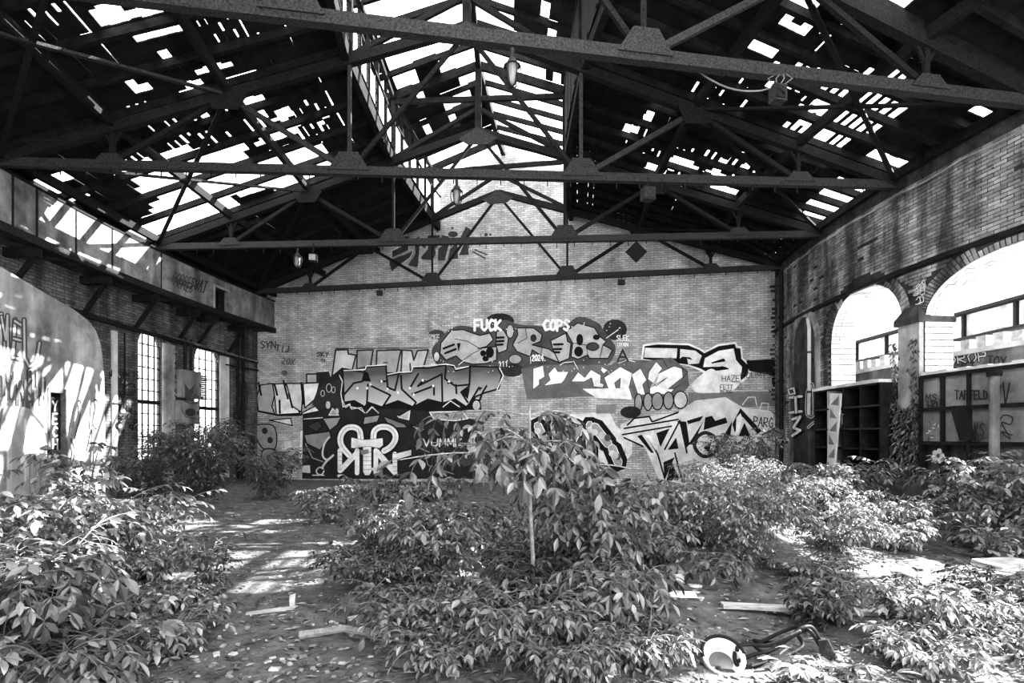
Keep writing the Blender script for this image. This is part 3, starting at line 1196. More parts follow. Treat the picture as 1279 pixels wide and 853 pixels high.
for i in range(36):
    a = -9.8 + 20.95 * i / 36
    b.rbox(GL - .14, GL + .02, a, a + 20.95 / 36, 7.0, 7.05)
b.build('top_rail', STEEL, gal)
for t in (-1.9, .9, 3.3, 5.7, 6.9, 9.0):
    b = MB()
    b.bar(ring(LW, t, 4.75), ring(GL - .1, t, 5.72), .08, .1)
    b.build('bracket', BLACK, gal)
    one('bracket_arm', BLACK, gal, 'bar', ring(LW, t, 5.68), ring(GL - .06, t, 5.68), .14, .2)
b = MB()
for i in range(36):
    a = -9.8 + 20.9 * i / 36
    b.bar(ring(LW + .05, a, 5.0 - .35 * (i / 36)), ring(LW + .05, a + 20.9 / 36, 5.0 - .35 * ((i + 1) / 36)), .08, .12)
b.build('wall_rail', BLACK, gal)
b = MB()
for i in range(36):
    a = -9.8 + 20.95 * i / 36
    b.rbox(-10.02, -9.55, a, a + 20.95 / 36, 7.22, 7.34)
b.build('wall_plate', WOODR, wall_left)

# pipes and boxes on the left wall
pp = empty('wall_pipe', ring(LW + .1, 9.6, 0), 'pair of dark pipes climbing the far left corner', 'pipe')
for i, t in enumerate((9.5, 9.9)):
    b = MB()
    b.tube([ring(LW + .12, t, .1), ring(LW + .12, t, 5.6)], .06)
    b.build('pipe_run', BLACK, pp)
pp = empty('bent_conduit', ring(LW + .06, 2.7, 2.8), 'thin bent conduit on grimy brick beside the nearer window', 'pipe')
b = MB()
b.tube([ring(LW + .06, 2.75, 4.6), ring(LW + .06, 2.75, 2.75), ring(LW + .06, 2.68, 2.62), ring(LW + .06, 2.2, 2.6)], .025)
b.build('pipe_run', BLACK, pp)
pp = empty('level_pipe', ring(LW + .3, 7, 4.6), 'thin level pipe crossing above both left windows', 'pipe')
b = MB()
b.tube([ring(LW + .14, t, 4.98 - .03 * t) for t in np.linspace(4.9, 10.9, 20)], .035)
b.build('pipe_run', CONC, pp)
b = MB()
b.tube([ring(LW + .14, t, 4.3) for t in np.linspace(8.6, 11.0, 8)], .03)
b.build('branch_pipe', BLACK, pp)
def wall_box(name, l, ta, tb, z0, z1, label, dep=.22, m=SHEET):
    e = empty(name, ring(l, (ta + tb) / 2, z0), label, 'box')
    b = MB()
    b.rbox(l, l + dep, ta, tb, z0, z1)
    b.build('casing', m, e)
    b = MB()
    b.rbox(l + dep, l + dep + .02, ta + .06, tb - .06, z0 + .04, z1 - .04)
    d = b.build('box_door', m, e)
    b = MB()
    b.rbox(l + dep + .02, l + dep + .05, tb - .16, tb - .12, (z0 + z1) / 2 - .06, (z0 + z1) / 2 + .06)
    b.build('handle', BLACK, d)
    return e
eb1 = wall_box('fuse_box', LW + .02, 5.55, 6.75, 2.95, 3.85, 'grey steel fuse cabinet with a scrawled face, between the left windows')
eb2 = wall_box('meter_box', LW + .02, 5.4, 6.6, 2.1, 2.85, 'grey meter cabinet hanging below the scrawled fuse cabinet')
b = MB()
for i in range(12):
    b.rbox(LW + .02, LW + .2, 6.85, 7.2, 2.95 + i * .07, 2.99 + i * .07)
tag(b.build('louvre_box', BLACK), 'small dark louvred vent box beside the scrawled fuse cabinet', 'vent')
pp = empty('riser_pipe', ring(LW + .1, 6.1, 3.9), 'short paired riser pipes above the scrawled fuse cabinet', 'pipe')
for t in (5.95, 6.3):
    b = MB()
    b.tube([ring(LW + .12, t, 3.86), ring(LW + .12, t, 4.9)], .05)
    b.build('pipe_run', BLACK, pp)

# ================================================================= right-hand infill below the arches
# shelf rack under the narrow arch
sh = empty('shelf_rack', ring(RW - .2, -.8, .8), 'dark steel shelf rack filling the wall under the narrower arch', 'rack')
ta_, tb_ = -3.5, 2.0
RD = RW - .42
for i in range(5):
    t = ta_ + (tb_ - ta_) * i / 4
    b = MB()
    b.rbox(RD, RW, t - .06, t + .06, .9, 2.86)
    b.build('upright', PLASTER if i == 3 else BLACK, sh)
for i, z in enumerate((.95, 1.4, 1.85, 2.35, 2.82)):
    b = MB()
    n = 8
    for k in range(n):
        b.rbox(RD - .02, RW, ta_ + (tb_ - ta_) * k / n, ta_ + (tb_ - ta_) * (k + 1) / n, z, z + .04)
    b.build('shelf', STEEL_L if i in (2, 3) else BLACK, sh)
b = MB()
for k in range(8):
    b.rbox(RW - .04, RW - .01, ta_ + (tb_ - ta_) * k / 8, ta_ + (tb_ - ta_) * (k + 1) / 8, .9, 2.86)
b.build('back_panel', BLACK, sh)
b = MB()
for k in range(14):
    t = -3.5 + 5.6 * k / 14
    b.rbox(RD - .04, RW + .7, t, t + 5.6 / 14, 2.86, 2.92 + .03 * random.random())
tag(b.build('sill_slab', PLASTER_W), 'broken pale sill slab lying on top of the dark shelf rack', 'slab')
# zigzag board leaning on the rack
zb = empty('zigzag_board', ring(RD - .16, -.55, 0.9), 'tall pale narrow board with dark zigzag triangles leaning on the shelf rack', 'board')
bo = [ring(RD - .27, -.95, .84), ring(RD - .27, -.3, .84), ring(RD - .1, 0.1, 2.3), ring(RD - .1, .05, 2.75), ring(RD - .1, -.95, 2.7)]
nrm = (ring(0, 0) - ring(.03, 0))
b = MB()
b.prism(bo, -nrm)
b.build('board_sheet', PLASTER_W, zb)
b = MB()
for k in range(6):
    u0, u1 = k / 6 + .02, (k + 1) / 6 - .02
    L0 = bo[0].lerp(bo[4], u0) + nrm * .15
    L1 = bo[0].lerp(bo[4], u1) + nrm * .15
    R0 = bo[1].lerp(bo[3], u0) + nrm * .15
    R1 = bo[1].lerp(bo[3], u1) + nrm * .15
    tri = [L0.lerp(R0, .12), R0.lerp(L0, .12), L1.lerp(R1, .15)] if k % 2 else [R0.lerp(L0, .12), R1.lerp(L1, .12), L0.lerp(R0, .2)]
    b.prism(tri, nrm * .02)
b.build('zigzag_paint', paint_mat(.14), zb)

# panel wall under the wide arch: dark grid with separate sheets
pw = empty('panel_screen', ring(RW - .1, -8, .8), 'dark steel grid screen holding weathered sheet panels under the wide arch', 'screen')
cols = [-5.15, -6.25, -7.45, -8.55, -9.9, -11.1]
rowsz = [(.95, 1.55), (1.6, 2.2), (2.27, 2.86)]
for ca, cb in zip(cols[:-1], cols[1:]):
    for ri_, (z0, z1) in enumerate(rowsz):
        if ri_ == 0 and random.random() < .3:
            continue
        b = MB()
        b.rbox(RW - .12 + random.uniform(0, .03), RW - .08, cb + .05, ca - .05, z0, z1)
        b.build('panel', SHEET if ri_ else CONC_D, pw)
for ca in cols:
    b = MB()
    b.rbox(RW - .17, RW - .02, ca - .06, ca + .06, .85, 2.9)
    b.build('mullion', BLACK, pw)
for z in (.88, 1.57, 2.23, 2.88):
    b = MB()
    for k in range(10):
        b.rbox(RW - .17, RW - .02, -11.1 + 5.95 * k / 10, -11.1 + 5.95 * (k + 1) / 10, z - .035, z + .035)
    b.build('rail', BLACK, pw)
b = MB()
b.hexa([ring(RW - .22, -7.9, 1.62), ring(RW - .2, -7.9, 1.62), ring(RW - .2, -7.2, 1.62), ring(RW - .22, -7.2, 1.62), ring(RW - .22, -7.4, 2.27), ring(RW - .2, -7.4, 2.27), ring(RW - .2, -6.75, 2.27), ring(RW - .22, -6.75, 2.27)])
tag(b.build('leaning_sheet', BLACK), 'dark sheet leaning crookedly against the panel screen under the wide arch', 'sheet')
st = empty('iron_column', ring(RW - .4, -8.95, 0), 'mottled pale iron post in front of the panel screen at the right edge', 'post')
b = MB()
b.tube([ring(RW - .4, -8.95, .84), ring(RW - .4, -8.95, 2.78)], .075, 12)
b.build('shaft', CONC, st)
b = MB()
b.tube([ring(RW - .4, -8.95, 2.72), ring(RW - .4, -8.95, 2.82)], .11, 12)
b.build('post_cap', STEEL, st)
# rough base of wall below
b = MB()
for k in range(24):
    t = -12 + 14 * k / 24
    b.rbox(RW - .75, RW, t, t + 14 / 24, -.1, .8 + .05 * random.random())
b.build('wall_base', CONC_D, wall_right)
b = MB()
for k in range(16):
    t = -12.2 + 7 * k / 16
    b.rbox(RW - .16, RW + .6, t, t + 7 / 16, 2.9, 2.95 + .04 * random.random())
tag(b.build('sill_slab', PLASTER_W), 'crumbling pale sill ledge above the panel screen under the wide arch', 'slab')

# ---- beyond the arches
def arc_wall(name, l0, l1, t0, t1, z0, z1, m, parent=None, n=30, uvl=None):
    b = MB()
    for k in range(n):
        b.rbox(l0, l1, t0 + (t1 - t0) * k / n, t0 + (t1 - t0) * (k + 1) / n, z0, z1)
    o = b.build(name, m, parent)
    if uvl:
        uv_planar(o, lambda v: ((RM - uvl) * radians(inv(v)[1]) + 30, v.z))
    return o
lw = empty('yard_wall', ring(10.6, -2, 0), 'low rendered yard wall just outside the arches with scrawled lettering', 'wall')
arc_wall('wall_body', 10.5, 10.75, -13, 8, -.1, 3.42, SHEET, lw)
cp = arc_wall('coping', 10.42, 10.83, -13, 8, 3.42, 3.52, PLASTER_W, lw)
for k in range(22):
    t = -12 + k * .85
    b = MB()
    b.rbox(10.5, 10.75, t, t + .5, 3.52, 3.7 + .08 * random.random())
    b.build('block', PALE, lw)
ob = empty('outbuilding', (16, 14, 0), 'bright long brick building and gantry across the yard beyond the arches', 'building')
def vbox(name, c, s, m, uv=False):
    b = MB()
    b.box(c, s)
    o = b.build(name, m, ob)
    if uv:
        uv_planar(o, lambda v: (v.x + v.y, v.z))
    return o
vbox('wall', (19.5, 20, 2.2), (.4, 44, 5.4), OUTB, True)
vbox('cornice', (19.2, 20, 5.0), (.8, 44, .25), OUTW)
vbox('band', (19.25, 20, 3.9), (.3, 44, .2), GIRD)
vbox('girder', (18.4, 20, 6.1), (.3, 44, .95), GIRD)
vbox('girder_flange', (18.3, 20, 6.65), (.7, 44, .12), STEEL)
vbox('girder_flange', (18.3, 20, 5.6), (.7, 44, .12), STEEL)
for k in range(14):
    vbox('girder_stiffener', (18.2, 4 + k * 2.4, 6.1), (.16, .12, .95), STEEL)
for k in range(8):
    vbox('window_opening', (19.28, 6 + k * 3.6, 2.9), (.1, 1.4, 1.1), GIRD)
# shrubs outside the left windows come with the plants

# ================================================================= LIGHT FITTINGS AND CABLES
def cage_lamp(p, label, r=.13):
    e = empty('caged_lamp', p, label, 'lamp')
    p = Vector(p)
    b = MB()
    b.tube([p + Vector((0, 0, .38)), p + Vector((0, 0, .22))], .03)
    b.tube([p + Vector((0, 0, .24)), p + Vector((0, 0, .17)), p + Vector((0, 0, .14))], .05, 12, .12)
    b.build('lamp_holder', STEEL_L, e)
    b = MB()
    b.tube([p + Vector((0, 0, .14)), p + Vector((0, 0, .06)), p + Vector((0, 0, -.06)), p + Vector((0, 0, -.12))], .085, 12, .04)
    b.build('glass_globe', CONC, e, True)
    b = MB()
    for k in range(6):
        a = k * pi / 3
        d = Vector((cos(a), sin(a), 0))
        b.tube([p + d * .11 + Vector((0, 0, .15)), p + d * r + Vector((0, 0, .02)), p + d * .08 + Vector((0, 0, -.13)), p + Vector((0, 0, -.16))], .009, 5)
    b.build('wire_cage', BLACK, e)
    return e
def under(px, t, dz=-.5, fwd=-.1):
    """point below a tie beam at the photo column px"""
    best = min((abs(CX + F * ring(l, t).x / ring(l, t).y - px), l) for l in np.linspace(-9, 9, 400))
    p = ring(best[1], t + fwd, TIE + dz)
    return p
cage_lamp(under(640, TT[0], -.52), 'rusty caged lamp hanging from the nearest tie beam, top centre')
cage_lamp(under(572, TT[1], -.52), 'caged lamp hanging from the second tie beam in front of the gable')
cage_lamp(under(373, TT[2], -.52), 'small pale caged lamp under the third tie beam at left')
def tie_box(px, t, s, label, rz=0, dz=-.3, name='floodlight'):
    p = under(px, t, dz)
    e = empty(name, p, label, 'lamp' if name == 'floodlight' else 'box')
    b = MB()
    b.box(p, s, rz)
    b.build('housing', STEEL_L, e)
    b = MB()
    b.box(p + Vector((0, -s[1] / 2 - .01, 0)), (s[0] * .8, .02, s[2] * .8), rz)
    b.build('front_cover', STEEL_L if name != 'floodlight' else CONC, e)
    b = MB()
    b.bar(p + Vector((0, 0, s[2] / 2)), p + Vector((0, 0, -dz)), .03, .03)
    b.build('hanger', STEEL, e)
    return e
tie_box(393, TT[2], (.22, .18, .2), 'boxy pale floodlight hanging beside the small caged lamp', .3, -.42)
tie_box(475, TT[3], (.2, .15, .17), 'small square junction box under the farthest tie beam, left of centre', 0, -.28, 'junction_box')
tie_box(776, TT[3], (.22, .15, .16), 'small square junction box under the farthest tie beam, right of centre', 0, -.28, 'junction_box')
tie_box(808, TT[1], (.26, .2, .26), 'square motor box bolted under the second tie beam', .2, -.35, 'motor_box')
p = under(795, TT[2], -.4)
e = empty('warning_plate', p, 'small dark diamond plate hanging under the third tie beam', 'sign')
b = MB()
b.prism([p + Vector((-.3, -.0, 0)), p + Vector((0, 0, -.3)), p + Vector((.3, 0, 0)), p + Vector((0, 0, .3))], Vector((0, .03, 0)))
b.build('plate', STEEL, e)
b = MB()
b.bar(p + Vector((0, 0, .28)), p + Vector((0, 0, .4)), .02, .02)
b.build('hanger', STEEL, e)
# the wired control box by the nearest tie beam
p = under(970, TT[0], -.36)
e = empty('control_box', p, 'open control box with loose wires hanging under the nearest tie beam at right', 'box')
b = MB()
b.box(p, (.2, .16, .24), .25)
b.build('casing', STEEL_L, e)
b = MB()
b.box(p + Vector((0, -.09, .0)), (.15, .02, .18), .25)
for k in range(5):
    b.box(p + Vector((-.05 + .025 * k, -.105, .05 - .02 * k)), (.03, .02, .03), .25)
b.build('relay_panel', BLACK, e)
b = MB()
for k in range(4):
    b.tube([p + Vector((-.06 + .04 * k, 0, .12)), p + Vector((-.16 + .12 * k, -.03, .22)), p + Vector((-.02 + .05 * k, 0, .3))], .01, 5)
b.build('wires', SHEET, e)
b = MB()
b.tube([p + Vector((-.1, 0, .1))] + [p + Vector((-.1 - 1.25 * u, .05, .1 + .16 * u - .35 * sin(pi * u) * .5 + .25 * u)) for u in np.linspace(.1, 1, 10)], .012, 5)
tag(b.build('slack_wire', SHEET), 'slack pale wire looping from the open control box to the tie beam', 'wire')

# ================================================================= GRAFFITI (sprayed paint: flat print on the walls)
FONT = {'A': [[(0, 0), (.5, 1), (1, 0)], [(.2, .4), (.8, .4)]], 'B': [[(0, 0), (0, 1), (.8, .85), (.7, .55), (0, .5), (.9, .4), (.8, .05), (0, 0)]], 'C': [[(1, .85), (.5, 1), (0, .5), (.4, 0), (1, .15)]],
 'D': [[(0, 0), (0, 1), (.8, .8), (1, .4), (.7, .05), (0, 0)]], 'E': [[(1, 1), (0, 1), (0, 0), (1, 0)], [(0, .5), (.8, .5)]], 'F': [[(1, 1), (0, 1), (0, 0)], [(0, .5), (.7, .5)]], 'G': [[(1, .85), (.5, 1), (0, .5), (.4, 0), (1, .1), (1, .45), (.6, .45)]],
 'H': [[(0, 0), (0, 1)], [(1, 0), (1, 1)], [(0, .5), (1, .5)]], 'I': [[(.5, 0), (.5, 1)]], 'J': [[(.8, 1), (.8, .2), (.4, 0), (0, .2)]], 'K': [[(0, 0), (0, 1)], [(.9, 1), (0, .45), (1, 0)]], 'L': [[(0, 1), (0, 0), (.9, 0)]],
 'M': [[(0, 0), (.1, 1), (.5, .3), (.9, 1), (1, 0)]], 'N': [[(0, 0), (0, 1), (1, 0), (1, 1)]], 'O': [[(.5, 1), (0, .6), (.15, .1), (.6, 0), (1, .4), (.85, .9), (.5, 1)]], 'P': [[(0, 0), (0, 1), (.9, .85), (.8, .5), (0, .45)]],
 'R': [[(0, 0), (0, 1), (.9, .85), (.8, .5), (0, .45), (1, 0)]], 'S': [[(1, .85), (.5, 1), (.05, .75), (.9, .35), (.5, 0), (0, .15)]], 'T': [[(0, 1), (1, 1)], [(.5, 1), (.5, 0)]], 'U': [[(0, 1), (.05, .2), (.5, 0), (.95, .2), (1, 1)]],
 'V': [[(0, 1), (.5, 0), (1, 1)]], 'W': [[(0, 1), (.25, 0), (.5, .6), (.75, 0), (1, 1)]], 'X': [[(0, 0), (1, 1)], [(0, 1), (1, 0)]], 'Y': [[(0, 1), (.5, .5), (1, 1)], [(.5, .5), (.4, 0)]], 'Z': [[(0, 1), (1, 1), (0, 0), (1, 0)]],
 '0': [[(.5, 1), (0, .6), (.15, .1), (.6, 0), (1, .4), (.85, .9), (.5, 1)]], '1': [[(.2, .8), (.6, 1), (.6, 0)]], '2': [[(0, .8), (.5, 1), (.9, .75), (0, 0), (1, 0)]], '4': [[(.7, 0), (.7, 1), (0, .35), (1, .35)]], '9': [[(.9, .7), (.4, 1), (.1, .7), (.5, .5), (.9, .7), (.6, 0)]],
 '%': [[(0, 0), (1, 1)], [(.1, .9), (.3, .8)], [(.7, .2), (.9, .1)]], '.': [[(.3, 0), (.45, .05)]], '?': [[(0, .8), (.5, 1), (.9, .7), (.5, .4), (.5, .2)], [(.5, .05), (.55, 0)]]}


def smooth(pts, closed=False, n=4):
    P = [Vector(p) for p in pts]
    k = len(P)
    out = []
    rng_ = range(k if closed else k - 1)
    for i in rng_:
        p0, p1, p2, p3 = (P[(i - 1) % k] if closed or i > 0 else P[0]), P[i], P[(i + 1) % k], (P[(i + 2) % k] if closed or i + 2 < k else P[-1])
        for j in range(n):
            t = j / n
            out.append(tuple(.5 * ((2 * p1) + (-p0 + p2) * t + (2 * p0 - 5 * p1 + 4 * p2 - p3) * t * t + (-p0 + 3 * p1 - 3 * p2 + p3) * t ** 3)))
    if not closed:
        out.append(tuple(P[-1]))
    return out


class Spray:
    """one painted piece: flat coats in order, each a hair above the last"""
    def __init__(self, proj, z=(0, 0, 1), base=.004):
        self.proj, self.z = proj, z
        self.v, self.f, self.mi, self.mats = [], [], [], []
        self.off = base

    def px(self, p):
        return (self.z[0] + p[0] / self.z[2], self.z[1] + p[1] / self.z[2])

    def face(self, pts, g):
        m = g if not isinstance(g, (int, float)) else paint_mat(g)
        if m not in self.mats:
            self.mats.append(m)
        b = len(self.v)
        for p in pts:
            self.v.append(tuple(self.proj(*self.px(p), self.off)))
        self.f.append(tuple(range(b, b + len(pts))))
        self.mi.append(self.mats.index(m))

    def fill(self, pts, g, sm=False, line=None, lw=6):
        self.off += .0006
        q = smooth(pts, True) if sm else pts
        self.face(q, g)
        if line is not None:
            self.stroke(list(q) + [q[0]], lw, line)
        return self

    def oval(self, x, y, rx, ry, g, line=None, lw=6):
        return self.fill([(x + rx * cos(a), y + ry * sin(a)) for a in np.linspace(0, 2 * pi, 15)[:-1]], g, False, line, lw)

    def stroke(self, pts, w, g, sm=False):
        self.off += .0006
        P = [Vector((p[0], p[1])) for p in (smooth(pts) if sm else pts)]
        h = w / 2
        for a, c in zip(P[:-1], P[1:]):
            d = c - a
            if d.length < 1e-6:
                continue
            d.normalize()
            n = Vector((-d.y, d.x)) * h
            self.face([a - n, c - n, c - n * .5 + d * h * .8, c + n * .5 + d * h * .8, c + n, a + n, a + n * .5 - d * h * .8, a - n * .5 - d * h * .8], g)
            self.off += .00004
        return self

    def text(self, s, x, y, w, h, lw, g, rot=0.0):
        n = len(s)
        cw = w / n
        for i, ch in enumerate(s):
            for st in FONT.get(ch, []):
                pts = []
                for a, c in st:
                    u, v = (i + a * .78) * cw, (1 - c) * h + random.uniform(-.04, .04) * h
                    pts.append((x + u * cos(rot) - v * sin(rot), y + u * sin(rot) + v * cos(rot)))
                self.stroke(pts, lw, g)
        return self

    def build(self, name, parent, label=None):
        me = bpy.data.meshes.new(name)
        off = parent_off(parent)
        me.from_pydata([tuple(Vector(v) - off) for v in self.v], [], self.f)
        for m in self.mats:
            me.materials.append(m)
        for p, i in zip(me.polygons, self.mi):
            p.material_index = i
        o = link(name, me, parent)
        if label:
            o['label'] = label
        return o


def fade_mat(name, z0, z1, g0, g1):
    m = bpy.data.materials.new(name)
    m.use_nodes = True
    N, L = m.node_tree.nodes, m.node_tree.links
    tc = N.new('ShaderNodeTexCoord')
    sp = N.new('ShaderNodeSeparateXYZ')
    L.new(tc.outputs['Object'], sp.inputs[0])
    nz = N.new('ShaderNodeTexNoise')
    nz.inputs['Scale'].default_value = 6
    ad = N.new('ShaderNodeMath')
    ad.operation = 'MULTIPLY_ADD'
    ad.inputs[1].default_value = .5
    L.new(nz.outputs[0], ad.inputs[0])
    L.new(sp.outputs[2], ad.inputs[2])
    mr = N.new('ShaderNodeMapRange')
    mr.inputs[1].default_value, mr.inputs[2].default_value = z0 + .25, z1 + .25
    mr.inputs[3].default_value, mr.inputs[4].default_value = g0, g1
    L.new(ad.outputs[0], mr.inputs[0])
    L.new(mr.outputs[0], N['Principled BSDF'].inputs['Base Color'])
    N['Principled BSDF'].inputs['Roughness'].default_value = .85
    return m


K = .012      # black paint
W = .82       # white paint
# --- gable lettering high up
s = Spray(on_back, (470, 270, 8.0))
for p in ([(160, 350), (250, 310), (250, 200), (335, 200), (320, 340), (165, 412)], [(140, 440), (370, 350), (350, 400), (160, 550), (135, 480)], [(320, 490), (395, 380), (385, 230), (430, 200), (440, 240), (420, 500), (405, 512)],
          [(430, 220), (500, 250), (495, 325), (440, 285)], [(450, 410), (520, 330), (515, 195), (640, 192), (625, 290), (590, 330), (600, 370), (570, 440), (460, 432)], [(622, 330), (655, 300), (655, 190), (730, 200), (725, 300), (690, 440), (620, 446)],
          [(720, 430), (740, 330), (812, 262), (822, 432)], [(830, 392), (868, 300), (915, 240), (928, 386)], [(848, 205), (900, 105), (978, 152), (935, 190), (920, 260), (880, 260)]):
    s.fill(p, .035)
s.oval(770, 180, 50, 30, .035)
for p in ([(970, 355), (1090, 420)], [(990, 335), (1110, 385)], [(945, 310), (995, 240), (1040, 300), (1048, 175)]):
    s.stroke(p, 14 if p[0][0] != 945 else 6, .05)
for p in ([(145, 440), (150, 345), (245, 300)], [(375, 345), (340, 420), (250, 480)], [(435, 420), (480, 350), (520, 300)], [(700, 420), (720, 350)], [(815, 430), (720, 440)]):
    s.stroke(p, 8, .5)
for x, y, r in ((615, 150, 9), (765, 118, 12), (715, 475, 14), (1100, 185, 18), (1145, 185, 12)):
    s.oval(x, y, r, r, .05)
s.build('graffiti_lettering', wall_back, 'dark block lettering high on the gable')

# --- upper row, pale block letters behind
s = Spray(on_back, (400, 420, 5.33))
for p, g in (([(105, 92), (185, 88), (190, 118), (240, 124), (215, 228), (80, 272)], .55), ([(248, 95), (355, 90), (338, 198), (245, 218)], .3), ([(380, 95), (540, 90), (510, 245), (445, 245), (430, 200), (375, 200)], .38), ([(548, 92), (612, 95), (625, 160), (650, 95), (722, 90), (690, 205), (610, 245), (540, 240)], .48)):
    s.fill(p, g, line=.03, lw=11)
s.stroke([(600, 180), (604, 240)], 10, .03).stroke([(425, 175), (450, 175)], 9, .1)
s.stroke([(105, 82), (720, 78)], 6, .03)
s.build('graffiti_lettering', wall_back, 'pale square block letters behind the dark fading letters')

# --- dark to pale fading letters
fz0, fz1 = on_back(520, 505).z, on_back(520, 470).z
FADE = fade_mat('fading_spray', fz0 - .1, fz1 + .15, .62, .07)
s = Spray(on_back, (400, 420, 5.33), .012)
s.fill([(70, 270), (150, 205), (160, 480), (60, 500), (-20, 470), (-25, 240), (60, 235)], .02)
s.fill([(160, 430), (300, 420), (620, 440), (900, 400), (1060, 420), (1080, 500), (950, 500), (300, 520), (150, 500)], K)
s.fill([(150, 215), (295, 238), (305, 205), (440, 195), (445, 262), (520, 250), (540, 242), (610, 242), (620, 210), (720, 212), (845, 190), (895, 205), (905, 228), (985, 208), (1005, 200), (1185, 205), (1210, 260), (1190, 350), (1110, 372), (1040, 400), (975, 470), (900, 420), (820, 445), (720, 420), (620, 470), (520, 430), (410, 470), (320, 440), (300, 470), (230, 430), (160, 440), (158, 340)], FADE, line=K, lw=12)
for p in ([(300, 235), (283, 300), (225, 312), (160, 390)], [(320, 320), (312, 470)], [(340, 330), (470, 392), (410, 482)], [(445, 262), (452, 340), (500, 360), (525, 250)], [(540, 260), (545, 352), (640, 440), (612, 482)], [(655, 250), (600, 345)], [(690, 292), (652, 332), (812, 252), (816, 450)], [(840, 200), (832, 282), (900, 330), (992, 322)],
          [(1000, 210), (996, 322)], [(995, 332), (940, 372), (985, 440)], [(615, 385), (760, 330), (760, 390)], [(905, 322), (910, 380)], [(1060, 340), (1000, 440)], [(400, 300), (440, 300)], [(1110, 330), (1080, 380), (1060, 440)]):
    s.stroke(p, 13, K)
for p in ([(300, 235), (283, 300), (340, 300), (320, 240)], [(690, 290), (680, 300), (720, 300)], [(850, 300), (890, 305), (850, 320)], [(940, 370), (1000, 340), (985, 420)], [(1060, 340), (1085, 340), (1062, 365)]):
    s.fill(p, K)
for x, y in ((250, 345), (338, 320), (315, 345), (410, 300), (600, 345), (520, 375), (685, 292), (755, 330), (860, 300), (450, 352), (625, 388)):
    s.oval(x, y, 8, 9, W)
for p in ([(130, 260), (150, 300), (140, 380), (155, 470), (200, 450), (205, 475)], [(160, 228), (300, 222), (310, 198), (440, 190)], [(450, 255), (525, 240), (610, 236), (620, 203), (840, 185), (895, 195), (905, 220), (990, 200)], [(1195, 210), (1222, 260), (1180, 355)], [(205, 470), (260, 480), (300, 510)], [(310, 510), (350, 470), (390, 510)], [(820, 470), (870, 430), (930, 470)]):
    s.stroke(p, 6, W)
s.oval(1042, 460, 28, 36, .5, K, 8)
s.fill([(730, 505), (950, 500), (985, 548), (900, 562), (760, 552)], .3, line=W, lw=6)
s.fill([(525, 540), (600, 495), (592, 556)], .5, line=W, lw=5)
s.fill([(60, 525), (85, 480), (125, 525)], .4, line=W, lw=5)
s.build('graffiti_lettering', wall_back, 'dark letters fading to pale at the foot, left of centre')

# --- big bubble letters at the top with white words over them
s = Spray(on_back, (530, 380, 4.737), .006)
s.oval(450, 100, 85, 48, .02).oval(1130, 150, 72, 62, .03).oval(75, 180, 50, 30, .05)
s.fill([(50, 260), (100, 200), (150, 150), (220, 125), (320, 140), (380, 120), (420, 115), (480, 92), (560, 118), (700, 130), (760, 140), (830, 130), (920, 72), (1030, 110), (1060, 150), (1100, 200), (1135, 260), (1112, 330), (1060, 370), (930, 400), (870, 370), (700, 365), (620, 380), (540, 402), (400, 362), (200, 372), (100, 372), (55, 320)], .07, True)
s.oval(520, 390, 70, 40, .03)
G = .4
for p in ([(100, 230), (160, 155), (230, 150), (330, 185), (390, 170), (410, 210), (370, 250), (320, 262), (430, 250), (430, 330), (370, 350), (290, 355), (230, 340), (190, 305), (130, 330), (95, 290)],
          [(430, 160), (470, 150), (500, 200), (490, 270), (440, 290), (425, 240)], [(550, 140), (650, 140), (700, 180), (690, 220), (640, 240), (740, 265), (830, 330), (800, 345), (690, 300), (640, 270), (630, 310), (550, 280), (525, 240), (555, 180)],
          [(750, 215), (840, 170), (850, 220), (870, 230), (860, 320), (800, 345), (760, 260)], [(840, 160), (910, 110), (1010, 140), (1040, 190), (1080, 220), (1060, 240), (1115, 270), (1090, 320), (980, 320), (970, 300), (910, 325), (870, 310), (880, 230)]):
    s.fill(p, G + random.uniform(-.05, .05), line=K, lw=7)
for x, y, rx, ry, g in ((510, 160, 22, 40, .42), (540, 325, 38, 28, .35), (75, 310, 18, 30, .62), (390, 285, 22, 30, K), (350, 290, 15, 16, K), (365, 322, 17, 14, K), (922, 210, 18, 32, K), (915, 280, 24, 28, K), (1000, 250, 36, 24, .05), (1020, 195, 18, 14, K), (648, 200, 16, 20, .03)):
    s.oval(x, y, rx, ry, g, K, 5)
for p in ([(115, 262), (178, 238)], [(125, 290), (188, 265)], [(432, 198), (472, 196)], [(432, 220), (472, 217)], [(432, 240), (466, 238)], [(768, 238), (822, 236)], [(770, 265), (812, 265)], [(772, 284), (802, 284)]):
    s.stroke(p, 13, K)
s.fill([(195, 232), (218, 228), (206, 282)], K)
for p in ([(185, 205), (260, 220), (330, 262)], [(220, 340), (290, 290), (340, 265)], [(600, 145), (610, 200), (555, 230)], [(700, 250), (690, 300)], [(880, 230), (960, 240), (970, 300)], [(1060, 240), (1040, 320)]):
    s.stroke(p, 4, K)
for p in ([(205, 360), (240, 330)], [(1080, 200), (1150, 150)], [(885, 335), (912, 385)], [(630, 310), (632, 350)], [(1150, 350), (1200, 330), (1250, 340)], [(805, 360), (830, 345), (880, 340)]):
    s.stroke(p, 4, W)
for i in range(60):
    s.oval(random.choice((random.uniform(50, 180), random.uniform(380, 560), random.uniform(700, 950), random.uniform(1020, 1200))), random.choice((random.uniform(110, 160), random.uniform(330, 410))), 3, 3, W)
s.text('FUCK', 300, 92, 165, 62, 15, .9).text('COPS', 708, 92, 160, 62, 15, .9)
